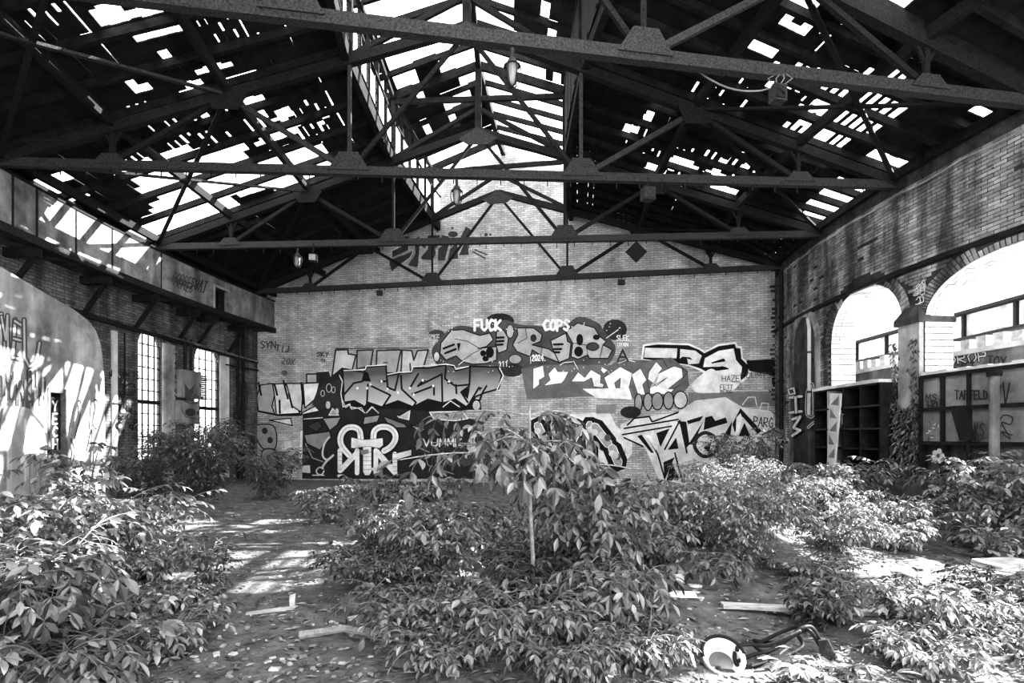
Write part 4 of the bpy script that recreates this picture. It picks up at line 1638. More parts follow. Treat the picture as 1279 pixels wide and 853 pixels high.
s.text('911..', 442, 338, 96, 30, 4, W).text('2024.', 640, 300, 88, 34, 7, W).text('SLEK', 1140, 183, 78, 32, 5, W).text('UYAN', 1145, 228, 66, 22, 4, W).text('SMKE', 28, 178, 66, 20, 4, .5).text('RZK', 35, 203, 50, 18, 4, .5)
s.text('A', 1145, 270, 80, 70, 10, .03)
s.build('graffiti_lettering', wall_back, 'grey bubble letters on a dark cloud with white words above')

# --- white angular letters at centre right
s = Spray(on_back, (640, 420, 5.33), .016)
s.fill([(60, 215), (140, 200), (220, 190), (560, 190), (640, 195), (720, 160), (940, 160), (1060, 140), (1170, 230), (1180, 330), (1120, 400), (820, 420), (500, 400), (100, 420)], .13)
for p in ([(140, 215), (208, 193), (217, 270), (182, 290), (182, 322), (140, 355)], [(240, 250), (285, 203), (305, 235), (377, 235), (350, 290), (330, 312), (210, 330), (255, 290)], [(395, 302), (440, 238), (485, 275), (525, 222), (592, 260), (588, 310), (612, 320), (605, 342), (545, 335), (530, 275), (480, 302)],
          [(613, 275), (720, 203), (802, 245), (765, 400), (715, 400), (722, 278), (682, 312), (700, 372), (650, 372)], [(795, 255), (855, 213), (897, 290), (870, 322), (887, 388), (840, 392)],
          [(960, 168), (1002, 215), (975, 247), (1080, 198), (1132, 215), (1138, 272), (1040, 350), (1082, 350), (1046, 388), (918, 383), (918, 345), (1032, 275), (960, 332), (905, 285), (910, 240)], [(600, 205), (640, 225), (610, 250), (590, 225)]):
    s.fill(p, .92, line=.05, lw=4)
s.fill([(470, 350), (780, 345), (800, 420), (560, 410)], .85)
for p in ([(1000, 150), (1040, 215)], [(1130, 210), (1170, 240), (1140, 275)], [(900, 290), (912, 345)], [(1080, 350), (1120, 320)], [(700, 190), (740, 160), (900, 165)]):
    s.stroke(p, 5, .03)
for x, rx in ((842, 26), (905, 30), (968, 38), (1042, 34), (1122, 46)):
    s.oval(x, 440 - (x - 842) * .06, rx, 58, .3 + .25 * (x > 1090), K, 8)
s.oval(790, 505, 70, 40, .02)
s.fill([(560, 455), (700, 450), (690, 510), (560, 515)], .22)
s.build('graffiti_lettering', wall_back, 'bright white angular letters right of centre')

# --- white rounded letters with black shadow at the right
s = Spray(on_back, (780, 420, 4.737), .010)
s.fill([(380, 335), (925, 325), (935, 412), (700, 420), (380, 410)], .17)
s.fill([(100, 135), (112, 48), (200, 36), (385, 42), (450, 70), (475, 88), (555, 46), (660, 32), (672, 55), (698, 58), (704, 128), (750, 170), (745, 232), (700, 275), (600, 290), (440, 200), (380, 175)], W)
s.fill([(112, 135), (122, 58), (200, 48), (380, 53), (445, 80), (475, 100), (560, 58), (655, 45), (662, 68), (688, 72), (694, 132), (738, 176), (732, 228), (690, 262), (600, 270), (450, 190), (380, 168)], K)
s.fill([(125, 68), (315, 72), (310, 130), (118, 125)], .72)
s.fill([(332, 75), (420, 85), (460, 115), (442, 160), (380, 166), (372, 132), (405, 140), (392, 125), (345, 120), (330, 132)], .72)
s.fill([(478, 130), (560, 86), (648, 72), (662, 140), (698, 182), (690, 250), (610, 262), (540, 205), (620, 195), (600, 180), (530, 180), (468, 182)], .92)
s.fill([(515, 155), (590, 130), (602, 148), (520, 162)], K).fill([(525, 192), (580, 176), (622, 190), (560, 204)], K)
s.fill([(400, 285), (460, 225), (520, 192), (580, 232), (690, 250), (640, 322), (520, 335), (430, 332)], .8, True)
s.fill([(722, 142), (890, 134), (908, 210), (905, 300), (880, 300), (870, 230), (740, 205)], .012)
for p in ([(660, 320), (865, 322)], [(640, 270), (760, 280), (820, 240), (880, 240)]):
    s.stroke(p, 7, .45)
s.stroke([(380, 215), (455, 210)], 6, .5).stroke([(860, 318), (866, 330)], 8, K)
s.text('HAZE', 580, 232, 110, 34, 4, .06).text('KOUMTS', 690, 215, 190, 32, 4, .06).text('FETT', 568, 288, 80, 24, 4, .06).text('BERG', 570, 318, 70, 18, 4, .08)
s.build('graffiti_lettering', wall_back, 'white rounded letters with black shadow at upper right')

# --- black and white angular lettering at the lower right
s = Spray(on_back, (780, 420, 4.737), .022)
s.fill([(-20, 520), (60, 485), (170, 470), (320, 450), (420, 380), (600, 360), (700, 420), (860, 440), (948, 512), (945, 585), (900, 640), (640, 720), (400, 790), (380, 900), (230, 900), (120, 650), (-20, 610)], .66)
for p in ([(0, 545), (320, 492)], [(-10, 582), (280, 532)], [(20, 525), (60, 485), (150, 475), (165, 505)], [(170, 505), (320, 450)], [(240, 670), (330, 498), (372, 690)], [(0, 600), (110, 650)], [(345, 480), (420, 400), (560, 370), (670, 402)], [(700, 405), (735, 360), (775, 360), (785, 410)], [(800, 440), (815, 395), (855, 398), (850, 440), (805, 442)], [(140, 590), (200, 700), (240, 840)], [(300, 690), (345, 860)]):
    s.stroke(p, 10 if p[0][0] < 340 else 5, K if p[0][0] < 340 else .7)
for p in ([(312, 500), (368, 505), (388, 640), (365, 665), (332, 525)], [(258, 672), (308, 598), (322, 665)], [(190, 572), (270, 545), (215, 655)], [(78, 590), (105, 582), (178, 690), (160, 690)], [(232, 745), (300, 715), (262, 800), (240, 850)], [(280, 740), (330, 850), (250, 855)],
          [(480, 480), (470, 555), (612, 512), (602, 480), (540, 500), (520, 470)], [(640, 520), (688, 425), (815, 560), (790, 578), (700, 475), (655, 570)], [(676, 592), (712, 510), (748, 592)], [(808, 582), (920, 526), (932, 560), (820, 592)], [(560, 640), (640, 500), (630, 580), (580, 660)], [(370, 500), (470, 470), (450, 500), (380, 520)], [(380, 640), (470, 500), (410, 640)], [(470, 660), (520, 620), (500, 690)], [(10, 640), (0, 760), (-10, 760)]):
    s.fill(p, K)
s.stroke([(530, 590), (480, 570), (430, 600), (420, 660), (470, 710), (540, 690), (555, 640), (540, 600)], 22, .02, True)
s.fill([(130, 585), (150, 580), (205, 670), (185, 672)], W).fill([(665, 480), (690, 455), (700, 490), (680, 560), (660, 580)], W)
s.text('PARG', 770, 472, 120, 58, 6, .03, .1).text('TS', 880, 455, 40, 30, 4, .06)
s.build('graffiti_lettering', wall_back, 'jagged black and white lettering at lower right')

# --- soft shaded letters with black halo at lower centre
s = Spray(on_back, (640, 500, 6.395), .020)
s.fill([(150, 140), (330, 115), (560, 105), (780, 100), (830, 200), (960, 330), (960, 420), (900, 500), (150, 520), (120, 300)], .72)
LET = [([(205, 200), (300, 400), (340, 500)], 62), ([(350, 190), (385, 420)], 84), ([(530, 220), (455, 390), (545, 490)], 74), ([(620, 190), (618, 500)], 52), ([(660, 210), (770, 350)], 66), ([(800, 380), (850, 500)], 64)]
for p, w in LET:
    s.stroke(p, w + 90, K, True)
for p, w in LET:
    s.stroke(p, w + 6, W, True)
    s.stroke(p, w - 6, .33, True)
    s.oval(p[0][0], p[0][1] + 45, w * .42, 26, .62)
    q = p[-1]
    s.oval(q[0] - 6, q[1] - 50, w * .4, 28, .08)
    s.oval((p[0][0] + q[0]) / 2, (p[0][1] + q[1]) / 2, w * .4, 30, .14 if p[0][0] in (530, 620) else .5)
s.fill([(320, 270), (365, 320), (345, 325)], K).fill([(555, 400), (580, 340), (585, 410)], W)
s.build('graffiti_lettering', wall_back, 'soft shaded letters with a black halo at lower centre')

# --- black panel with white horned letters at the lower left
s = Spray(on_back, (380, 500, 5.56), .024)
s.fill([(-8, 95), (150, 60), (700, 60), (1000, 90), (1250, 150), (1240, 545), (-12, 545)], .016)
for p, g in (([(130, 125), (260, 115), (230, 170), (180, 210)], .3), ([(0, 240), (180, 215), (190, 260), (110, 345), (20, 300)], .22), ([(420, 115), (530, 100), (510, 150), (410, 170)], .28), ([(20, 180), (100, 140), (130, 180), (90, 220)], .04), ([(550, 110), (700, 165), (720, 190), (600, 190)], .2), ([(740, 170), (850, 200), (800, 225)], .35), ([(1050, 410), (1120, 390), (1230, 420), (1115, 470)], .05), ([(900, 100), (1100, 95), (1130, 130), (930, 140)], .35)):
    s.fill(p, g, line=K, lw=8)
wide = 40
for p in ([(318, 385), (262, 315), (256, 250), (290, 198), (340, 186), (384, 208), (396, 270)], [(482, 270), (490, 215), (530, 186), (590, 190), (630, 225), (634, 275), (600, 325), (555, 352)]):
    s.stroke(p, wide + 26, K, True)
    s.stroke(p, wide, .8, True)
    s.stroke(p, 3, .1, True)
for p, w in (([(250, 345), (250, 492)], 30), ([(252, 488), (372, 362)], 36), ([(370, 345), (370, 506)], 32), ([(440, 320), (440, 497)], 56), ([(500, 345), (500, 508)], 32), ([(505, 355), (632, 500)], 40), ([(632, 370), (632, 506)], 32)):
    s.stroke(p, w, .8)
s.fill([(330, 258), (410, 275), (470, 270), (548, 262), (550, 312), (525, 332), (440, 318), (350, 332), (328, 330)], .78, line=.1, lw=3)
s.fill([(640, 370), (745, 345), (745, 380), (650, 410)], .7)
for y in (360, 390, 420, 450, 480):
    s.stroke([(240, y), (262, y)], 3, .15).stroke([(412, y), (468, y)], 3, .15).stroke([(618, y + 10), (648, y + 10)], 3, .15)
s.fill([(390, 345), (450, 340), (450, 370), (400, 378)], .2)
s.stroke([(176, 255), (142, 305), (130, 380), (160, 412), (205, 380)], 12, .6, True).stroke([(200, 385), (150, 430), (125, 470)], 14, .55)
s.stroke([(140, 490), (125, 515), (95, 510), (88, 485), (110, 465), (135, 475)], 9, .6, True).stroke([(60, 520), (140, 520)], 7, .7)
s.fill([(-10, 455), (42, 450), (45, 505), (-10, 500)], .55)
s.stroke([(10, 300), (60, 400), (130, 425)], 6, .35).stroke([(840, 370), (862, 450), (1040, 512)], 6, .25).stroke([(780, 320), (870, 360)], 10, .2)
s.text('VUMMK', 830, 268, 280, 52, 10, .6)
for p in ([(1150, 330), (1180, 230), (1260, 240)], [(1180, 470), (1240, 420)], [(1160, 280), (1230, 380)]):
    s.stroke(p, 40, .45)
for p in ([(0, 130), (60, 125), (130, 120)], [(180, 90), (205, 60), (240, 100)], [(270, 0), (290, 50), (320, 30), (330, 60), (400, 50), (420, 85)], [(440, 80), (470, 45), (510, 80)], [(730, 75), (720, 130), (650, 110)]):
    s.stroke(p, 6, .6)
s.build('graffiti_lettering', wall_back, 'white horned letters on a black panel at lower left')

# --- left end of the back wall
s = Spray(on_back, (310, 420, 4.49), .008)
s.fill([(330, 212), (440, 210), (440, 260), (330, 262)], .4, line=.02, lw=9)
for p, g in (([(72, 272), (138, 265), (150, 330), (135, 392), (152, 440), (60, 422), (50, 340)], .42), ([(140, 268), (212, 265), (240, 330), (292, 432), (160, 440), (150, 330)], .78), ([(216, 265), (300, 265), (306, 350), (300, 425), (250, 392)], .6), ([(310, 265), (402, 260), (380, 350), (320, 402)], .82), ([(300, 432), (400, 380), (424, 420), (330, 452)], .88)):
    s.fill(p, g, line=K, lw=7)
for p in ([(60, 260), (75, 330)], [(150, 270), (165, 330)], [(200, 250), (225, 350)], [(178, 360), (180, 430)], [(300, 262), (312, 380)], [(60, 420), (170, 442), (300, 440)], [(230, 320), (250, 400)]):
    s.stroke(p, 11, K)
s.fill([(395, 290), (520, 240), (530, 440), (420, 440), (360, 380)], .03)
for x, y, r in ((455, 290, 20), (420, 320, 14), (480, 300, 14), (450, 385, 16), (500, 420, 12)):
    s.oval(x, y, r * .7, r * 1.2, .02 if y < 340 else .6, .5, 4)
s.fill([(60, 495), (140, 500), (162, 560), (150, 632), (80, 625), (30, 520)], .28, True, K, 7).oval(95, 530, 16, 18, .03).oval(125, 582, 16, 18, .03)
s.fill([(82, 642), (150, 638), (166, 720), (90, 735)], .26, True, K, 7).oval(118, 680, 16, 16, .03)
s.fill([(70, 740), (160, 735), (165, 810), (75, 820)], .24, True, K, 6)
s.fill([(200, 590), (245, 585), (250, 620), (210, 630)], .55)
s.fill([(295, 530), (308, 530), (305, 700), (290, 700)], .75)
s.fill([(120, 470), (240, 460), (250, 500)], .6, line=K, lw=6)
s.text('SYN', 72, 28, 90, 40, 6, .04).text('TIJ', 160, 48, 80, 35, 6, .04, .1).text('20%', 195, 118, 75, 34, 5, .06, .15).text('SKY', 388, 88, 70, 26, 6, .04).text('19.', 410, 128, 40, 18, 5, .06)
s.oval(205, 205, 18, 16, .12)
s.build('graffiti_lettering', wall_back, 'white and grey throw-up letters at the left end of the back wall')

# --- near partition
pj = on_cyl(PL)
s = Spray(pj, (0, 330, 2.75))
for p, w in (([(5, 170), (2, 320)], 13), ([(5, 180), (20, 260), (26, 175), (28, 310)], 11), ([(52, 190), (44, 322)], 14), ([(50, 195), (78, 212)], 12), ([(46, 255), (72, 262)], 12), ([(44, 320), (78, 328)], 12), ([(82, 190), (84, 320), (100, 352), (125, 335), (135, 270)], 12)):
    s.stroke(p, w + 7, .06)
    s.stroke(p, w - 5, .42)
random.seed(3)
for i in range(46):
    x = random.uniform(0, 155)
    y = random.uniform(340, 420) + (x > 60) * 20
    s.stroke([(x, y), (x + random.uniform(-3, 3), y + random.uniform(30, 110))], random.uniform(4, 12), random.choice((.05, .08, .14, .5)))
s.fill([(0, 520), (40, 490), (100, 500), (145, 560), (150, 800), (0, 820)], .3, True)
for i in range(14):
    x = random.uniform(5, 140)
    s.stroke([(x, random.uniform(520, 650)), (x, random.uniform(680, 800))], random.uniform(4, 12), random.choice((.2, .4, .5)))
for p in ([(240, 560), (262, 470), (272, 500), (250, 600)], [(236, 600), (250, 640), (240, 690)], [(310, 560), (316, 470), (330, 480), (322, 540), (334, 560)], [(300, 640), (318, 560), (312, 700)]):
    s.stroke(p, 5, .05, True)
s.text('TAK', 20, 400, 90, 60, 9, .1)
s.build('graffiti_lettering', wall_part, 'streaky grey letters on the plastered partition')
s = Spray(on_cyl(PL - .1), (0, 330, 2.75), .004)
for i, ch in enumerate('YECHA'):
    s.text(ch, 182, 470 + i * 44, 20, 34, 5, .45)
s.build('graffiti_lettering', door, 'pale letters running down the dark door')

# --- gallery front, window wall, right wall tags
s = Spray(on_cyl(GL), (0, 200, 3.654))
s.text('ROBBE', 800, 510, 90, 45, 4, .04, .35).text('PRICES', 805, 535, 95, 40, 4, .04, .4).text('SWAT', 880, 535, 78, 50, 5, .03, .3)
s.stroke([(820, 560), (870, 590), (880, 540)], 4, .04).stroke([(905, 600), (930, 604)], 4, .04)
s.build('graffiti_lettering', gal, 'dark scrawled tags on the gallery front')
s = Spray(on_cyl(LW), (120, 380, 3.554))
for i in range(28):
    x, y = random.uniform(60, 195), random.uniform(300, 560)
    pts = [(x + random.uniform(-18, 18), y + random.uniform(-18, 18)) for _ in range(4)]
    s.stroke(pts, random.uniform(3, 8), random.choice((.01, .02, .3)), True)
s.text('MISFITS', 55, 300, 140, 32, 5, .02).stroke([(120, 370), (150, 350), (170, 370), (160, 400), (130, 400), (120, 370)], 7, .02, True)
s.oval(100, 540, 22, 20, .02).oval(100, 540, 10, 9, .3)
s.text('RED', 640, 350, 30, 120, 5, .03).text('KL', 610, 460, 50, 60, 5, .02)
s.build('graffiti_lettering', wall_left, 'dark overlapping scrawls beside the left windows')
s = Spray(on_cyl(LW + .06), (120, 380, 3.554))
for k in range(5):
    y = 220 + k * 62
    s.stroke([(350, y), (375, y + 20), (350, y + 40), (378, y + 55)], 5, .05, True)
s.build('graffiti_lettering', wall_left, 'thin looping scrawl on the pale strip between the windows')
s = Spray(on_cyl(LW + .265), (120, 380, 3.554))
s.fill([(395, 400), (395, 350), (415, 380), (440, 355), (432, 395), (420, 425), (400, 425)], .05, False)
s.stroke([(430, 410), (450, 405), (455, 430), (430, 435), (430, 410)], 5, .05, True).stroke([(395, 430), (420, 440), (450, 440)], 5, .05)
s.build('graffiti_lettering', eb1)
s = Spray(on_cyl(LW + .265), (120, 380, 3.554))
s.oval(420, 480, 24, 18, .03).stroke([(380, 465), (400, 500), (460, 510)], 4, .06)
s.build('graffiti_lettering', eb2)

pr9 = on_cyl(RW)
s = Spray(on_cyl(RW - .13), (1110, 450, 4.49))
s.text('TAPFELD', 375, 170, 190, 48, 8, .02).text('RV', 600, 122, 95, 125, 9, .02, .05)
s.text('HO', 225, 230, 60, 50, 9, .03).text('MS', 215, 190, 70, 40, 6, .03)
s.stroke([(620, 360), (650, 310), (700, 320), (690, 360), (640, 350), (690, 440), (640, 400), (700, 420)], 8, .03, True).text('KS', 490, 350, 60, 80, 9, .03)
for i in range(18):
    x, y = random.uniform(225, 300), random.uniform(340, 450)
    s.stroke([(x, y), (x + random.uniform(-14, 14), y + random.uniform(-14, 14))], 6, random.choice((.5, .05)))
s.build('graffiti_lettering', pw, 'dark tags sprayed over the sheet panels')
s = Spray(on_cyl(RW - .76), (1110, 450, 4.49))
for p in ([(320, 760), (345, 690), (350, 770)], [(390, 690), (400, 770)], [(445, 690), (475, 700), (450, 740), (480, 770)], [(500, 720), (520, 760), (530, 710)], [(540, 770), (560, 690), (570, 750)], [(600, 720), (590, 770), (620, 770)], [(640, 740), (650, 690), (670, 770)]):
    s.stroke(p, 14, .45)
for a in range(5):
    s.oval(282 + 22 * cos(a * 1.257), 535 + 26 * sin(a * 1.257), 14, 16, .32)
s.build('graffiti_lettering', wall_right, 'pale letters along the foot of the right wall')
s = Spray(on_cyl(10.5), (1110, 280, 4.74))
s.text('DROP', 345, 770, 250, 62, 20, .02, -.1).text('DROP', 347, 772, 250, 60, 8, .5, -.1)
s.text('TOY', 590, 780, 120, 62, 8, .03, .05).text('ACT', 430, 815, 90, 34, 7, .03).text('BETIVE', 430, 845, 170, 60, 9, .06)
s.build('graffiti_lettering', lw, 'outlined lettering on the low yard wall')
s = Spray(on_cyl(RW + .3), (1110, 280, 4.74))
s = Spray(pr9, (1110, 280, 4.74), .03)
for i in range(9):
    x, y = random.uniform(140, 205), random.uniform(345, 460)
    s.stroke([(x, y), (x + 18, y - 20), (x + 24, y + 18), (x - 4, y + 26)], 4, .7, True)
s.build('graffiti_lettering', wall_right, 'tangled white scrawl above the pier')
s = Spray(on_cyl(RW - .06), (980, 330, 2.94))
for p, w in (([(15, 460), (35, 455), (40, 475), (20, 478), (15, 460)], 6), ([(20, 490), (65, 485)], 9), ([(42, 488), (45, 545)], 9), ([(20, 545), (65, 540)], 9), ([(30, 570), (60, 560), (35, 600), (60, 610), (30, 630)], 9)):
    s.stroke(p, w + 5, .03)
    s.stroke(p, w, .6)
for p in ([(85, 470), (105, 440), (110, 550), (85, 550), (85, 470)], [(130, 560), (150, 560), (160, 600), (140, 640)], [(90, 600), (120, 580), (120, 650)]):
    s.stroke(p, 10, .5, True)
    s.stroke(p, 4, .05, True)
s.build('graffiti_lettering', wall_right, 'pale letters beside the blind niche')
s = Spray(on_cyl(RD), (980, 330, 2.94), .01)
s.text('SNOT', 172, 550, 50, 36, 4, .5)
s.build('graffiti_lettering', sh)
# ================================================================= PLANTS
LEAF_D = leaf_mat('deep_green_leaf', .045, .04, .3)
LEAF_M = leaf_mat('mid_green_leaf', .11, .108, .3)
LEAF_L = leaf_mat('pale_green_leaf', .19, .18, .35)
STEM = mat('green_brown_stem', .10, .05, 10, .8, .3, 40)


def leaf_template(wide=.42, fold=.22, droop=.18, jag=0.0):
    us = [0, .18, .45, .75, 1.0]
    ws = [.0, .62, 1.0, .62, 0]
    v = [(u, 0, -droop * u * u) for u in us]
    for s in (1, -1):
        for u, w in zip(us[1:4], ws[1:4]):
            v.append((u + .03, s * w * wide / 2, fold * w * wide / 2 - droop * u * u))
    f = [(0, 1, 5), (1, 2, 6, 5), (2, 3, 7, 6), (3, 4, 7), (0, 8, 1), (1, 8, 9, 2), (2, 9, 10, 3), (3, 10, 4)]
    return np.array(v, dtype=float), f


LT = [leaf_template(.42, .25, .18), leaf_template(.5, .15, .3), leaf_template(.36, .35, .1)]
SMALL_V = np.array([(0, 0, 0), (.5, .24, .06), (1, 0, -.1), (.5, -.24, .06)], dtype=float)
SMALL_F = [(0, 1, 2), (0, 2, 3)]
leaf_me_cache = {}


def leaf_mesh(k, m):
    key = (k, m.name)
    if key not in leaf_me_cache:
        me = bpy.data.meshes.new('leaf')
        v, f = LT[k]
        me.from_pydata(v.tolist(), [], f)
        me.materials.append(m)
        leaf_me_cache[key] = me
    return leaf_me_cache[key]


def frames(o, d, up):
    """stack of 4x3 leaf frames from arrays of origins, directions, approximate normals"""
    d = d / np.linalg.norm(d, axis=1, keepdims=True)
    y = np.cross(up, d)
    y /= np.maximum(np.linalg.norm(y, axis=1, keepdims=True), 1e-6)
    z = np.cross(d, y)
    return d, y, z


def compound(rg, o, az, el, length, pairs, ll, droop, pinnate=True):
    """one compound leaf: returns lists of leaflet origins, directions, ups, lengths and the midrib points"""
    pts = []
    n = 6
    sz = rg.uniform(.6, 1.15)
    for i in range(n + 1):
        u = i / n
        e = el - droop * u
        d = np.array([cos(az) * cos(e), sin(az) * cos(e), sin(e)])
        pts.append(o if i == 0 else pts[-1] + d * length / n)
    O, D, U, Ls = [], [], [], []
    for k in range(pairs):
        u = .28 + .66 * k / max(1, pairs - 1) if pairs > 1 else .6
        x = u * n
        i = min(n - 1, int(x))
        p = pts[i] + (pts[i + 1] - pts[i]) * (x - i)
        t = pts[i + 1] - pts[i]
        t /= np.linalg.norm(t)
        side = np.cross(t, (0, 0, 1.0))
        sn = np.linalg.norm(side)
        side = side / sn if sn > .05 else np.array([sin(az), -cos(az), 0])
        up = np.cross(side, t)
        for s in (1, -1):
            w = s * side * rg.uniform(.75, 1.0) + t * rg.uniform(.35, .8) + np.array([0, 0, rg.uniform(-.9, .15)])
            O.append(p)
            D.append(w)
            U.append(up + rg.normal(0, .5, 3))
            Ls.append(ll * sz * rg.uniform(.75, 1.12) * (1.0 - .25 * abs(u - .6)))
    t = pts[-1] - pts[-2]
    O.append(pts[-1])
    D.append(t + np.array([0, 0, -.15 * np.linalg.norm(t)]))
    U.append(np.array([0, 0, 1.0]) + rg.normal(0, .2, 3))
    Ls.append(ll * sz * 1.1)
    return O, D, U, Ls, pts


def finish(root, O, D, U, Ls, m, single, small=False, base=None, mb_rib=None, seed=0):
    rg = np.random.default_rng(seed + 99)
    O, D, U, Ls = np.array(O), np.array(D), np.array(U), np.array(Ls)
    x, y, z = frames(O, D, U)
    cam_p = np.array([0, 0, EYE])
    dist = np.linalg.norm(O - cam_p, axis=1)
    px = CX + F * O[:, 0] / np.maximum(O[:, 1], .1)
    vis = (px > -20) & (px < 1300) & (O[:, 1] > 1)
    score = Ls / dist * vis * (0.7 + .6 * rg.random(len(Ls)))
    order = np.argsort(-score)
    sing = set(order[:single].tolist()) if single else set()
    bo = np.array(root.location)
    V, Fc = [], []
    n = 0
    for i in range(len(O)):
        if i in sing:
            k = int(rg.integers(0, 3))
            ob = link('leaf', leaf_mesh(k, m), root)
            M = np.eye(4)
            M[:3, 0], M[:3, 1], M[:3, 2] = x[i] * Ls[i], y[i] * Ls[i], z[i] * Ls[i]
            M[:3, 3] = O[i] - bo
            ob.matrix_local = Matrix(M.tolist())
        else:
            tv, tf = (SMALL_V, SMALL_F) if small else LT[int(rg.integers(0, 3))]
            w = O[i] + (tv[:, :1] * x[i] + tv[:, 1:2] * y[i] + tv[:, 2:] * z[i]) * Ls[i]
            V.append(w - bo)
            Fc += [tuple(q + n for q in f) for f in tf]
            n += len(tv)
    if V:
        me = bpy.data.meshes.new('foliage')
        me.from_pydata(np.concatenate(V).tolist(), [], Fc)
        o = link('foliage', me, root, m)
        o['kind'] = 'stuff'


def bush(name, label, cat, x, y, h, r, nstem, nspray, ll, m, single=0, pairs=3, length=None, droop=.9, seed=0, lean=(0, 0), small=False, group=None, low=.25, squash=1.0, el0=.6, inner=.35):
    rg = np.random.default_rng(seed + 1000)
    if name == 'wild_thicket':
        ll, nspray = ll * .6, int(nspray * 2.2)
    elif ll > .105 and cat == 'bush':
        ll, nspray = ll * .64, int(nspray * 2.1)
    elif ll > .075:
        ll, nspray = ll * .8, int(nspray * 1.45)
    z0 = gz(x, y)
    root = empty(name, (x, y, z0), label, cat, group)
    b0 = np.array([x, y, z0])
    length = (length or ll * 2.2) * .9
    O, D, U, Ls = [], [], [], []
    ribs = MB()
    stems = []
    for i in range(nstem):
        az = 2 * pi * (i + rg.uniform(-.3, .3)) / nstem
        rad = r * (.25 + .6 * rg.random()) if nstem > 1 else .05 * r
        top = b0 + np.array([cos(az) * rad + lean[0], sin(az) * rad * squash + lean[1], h * rg.uniform(.7, .95)])
        mid = b0 * .5 + top * .5 + np.array([cos(az), sin(az), 0]) * -.12 * rad + np.array([0, 0, .12 * h])
        pts = [(1 - u) ** 2 * b0 + 2 * u * (1 - u) * mid + u * u * top for u in np.linspace(0, 1, 8)]
        stems.append(pts)
        sb = MB()
        sb.tube(pts, .008 + .010 * h, 6, .004)
        sb.build('stem', STEM, root)
    for k in range(nspray):
        st = stems[int(rg.integers(0, nstem))]
        u = low + (1 - low) * rg.random() ** .75
        p = st[0] + 0
        xx = u * 7
        i = min(6, int(xx))
        p = st[i] + (st[i + 1] - st[i]) * (xx - i)
        az = rg.uniform(0, 2 * pi)
        out = p[:2] - b0[:2]
        if np.linalg.norm(out) > .1 * r and rg.random() > inner:
            az = atan2(out[1], out[0]) + rg.normal(0, .9)
        o_, d_, u_, l_, pts = compound(rg, p, az, el0 * rg.uniform(.1, 1.3), length * rg.uniform(.7, 1.2), pairs, ll, droop * rg.uniform(.6, 1.3))
        O += o_
        D += d_
        U += u_
        Ls += l_
        if not small or k % 3 == 0:
            ribs.tube(pts, .0035 + ll * .012, 3, .002, cap=False)
    tag(ribs.build('leaf_stalks', STEM, root), kind='stuff')
    finish(root, O, D, U, Ls, m, single, small, seed=seed)
    return root


# --- the sapling in the middle: bare pole with a drooping crown
def sapling():
    rg = np.random.default_rng(5)
    x, y = .19, 5.56
    z0 = gz(x, y)
    root = empty('sapling', (x, y, z0), 'young tree with a bare pale pole stem and drooping crown, centre foreground', 'tree')
    b = MB()
    top = Vector((x - .02, y, 2.0))
    pts = [Vector((x, y, z0 - .05)), Vector((x + .012, y, .5)), Vector((x - .012, y, 1.0)), Vector((x - .02, y, 1.5)), top]
    b.tube(pts, .024, 10, .012)
    b.build('trunk', BARK, root)
    O, D, U, Ls = [], [], [], []
    ribs = MB()
    tips = []
    for i in range(16):
        az = i * 2.4 + rg.uniform(-.3, .3)
        z = 1.2 + .78 * rg.random()
        reach = rg.uniform(.45, .95) * (1.35 if abs(cos(az)) > .6 else .8)
        if cos(az) > .15:
            z = 1.22 + .25 * rg.random()
            if i % 3 == 0:
                z, reach = 1.9, .45
        if sin(az) < -.45:
            z, reach = max(z, 1.6), reach * .5
        p0 = np.array([x - .015, y, z])
        p1 = p0 + np.array([cos(az) * reach, sin(az) * reach, rg.uniform(-.12, .2)])
        mid = (p0 + p1) / 2 + np.array([0, 0, .12])
        pts = [(1 - u) ** 2 * p0 + 2 * u * (1 - u) * mid + u * u * p1 for u in np.linspace(0, 1, 6)]
        sb = MB()
        sb.tube(pts, .011, 6, .005)
        sb.build('branch', BARK, root)
        for k in range(8):
            u = .25 + .75 * k / 7
            q = pts[min(5, int(u * 5))]
            tips.append((q, az + rg.normal(0, .8)))
    for q, az in tips:
        o_, d_, u_, l_, pts = compound(rg, q, az, rg.uniform(-.2, .5), rg.uniform(.28, .48), 3, .155, rg.uniform(.8, 1.9))
        O += o_; D += d_; U += u_; Ls += l_
        ribs.tube(pts, .005, 3, .003, cap=False)
    tag(ribs.build('leaf_stalks', STEM, root), kind='stuff')
    finish(root, O, D, U, Ls, LEAF_M, 300, seed=5)


sapling()
B = bush
# --- left foreground
B('elder_bush', 'big leafy bush filling the bottom left corner, broad leaves in deep shade below', 'bush', -3.75, 4.3, .95, .95, 9, 150, .20, LEAF_M, 300, 3, .5, 1.2, 11, low=.05)
B('elder_bush', 'leafy branchy bush at the left edge behind the bottom left bush', 'bush', -4.9, 5.6, 1.25, .9, 8, 130, .17, LEAF_L, 150, 3, .42, 1.0, 12, lean=(.15, 0), low=.05)
B('elder_bush', 'bush with a long sunlit spray arching right over the dirt path', 'bush', -4.95, 6.9, 1.1, .8, 7, 90, .17, LEAF_L, 100, 4, .5, .8, 13, lean=(.5, -.1), low=.1)
B('tall_shoot', 'tall sunlit leafy shoot in front of the dark door', 'plant', -6.0, 8.0, 1.75, .5, 4, 46, .19, LEAF_L, 100, 3, .42, 1.1, 14, low=.25)
B('low_herb', 'sunlit low weeds between the left bushes and the dirt path', 'weeds', -4.1, 6.4, .5, .7, 12, 190, .09, LEAF_L, 0, 3, .22, .9, 15, low=.0)
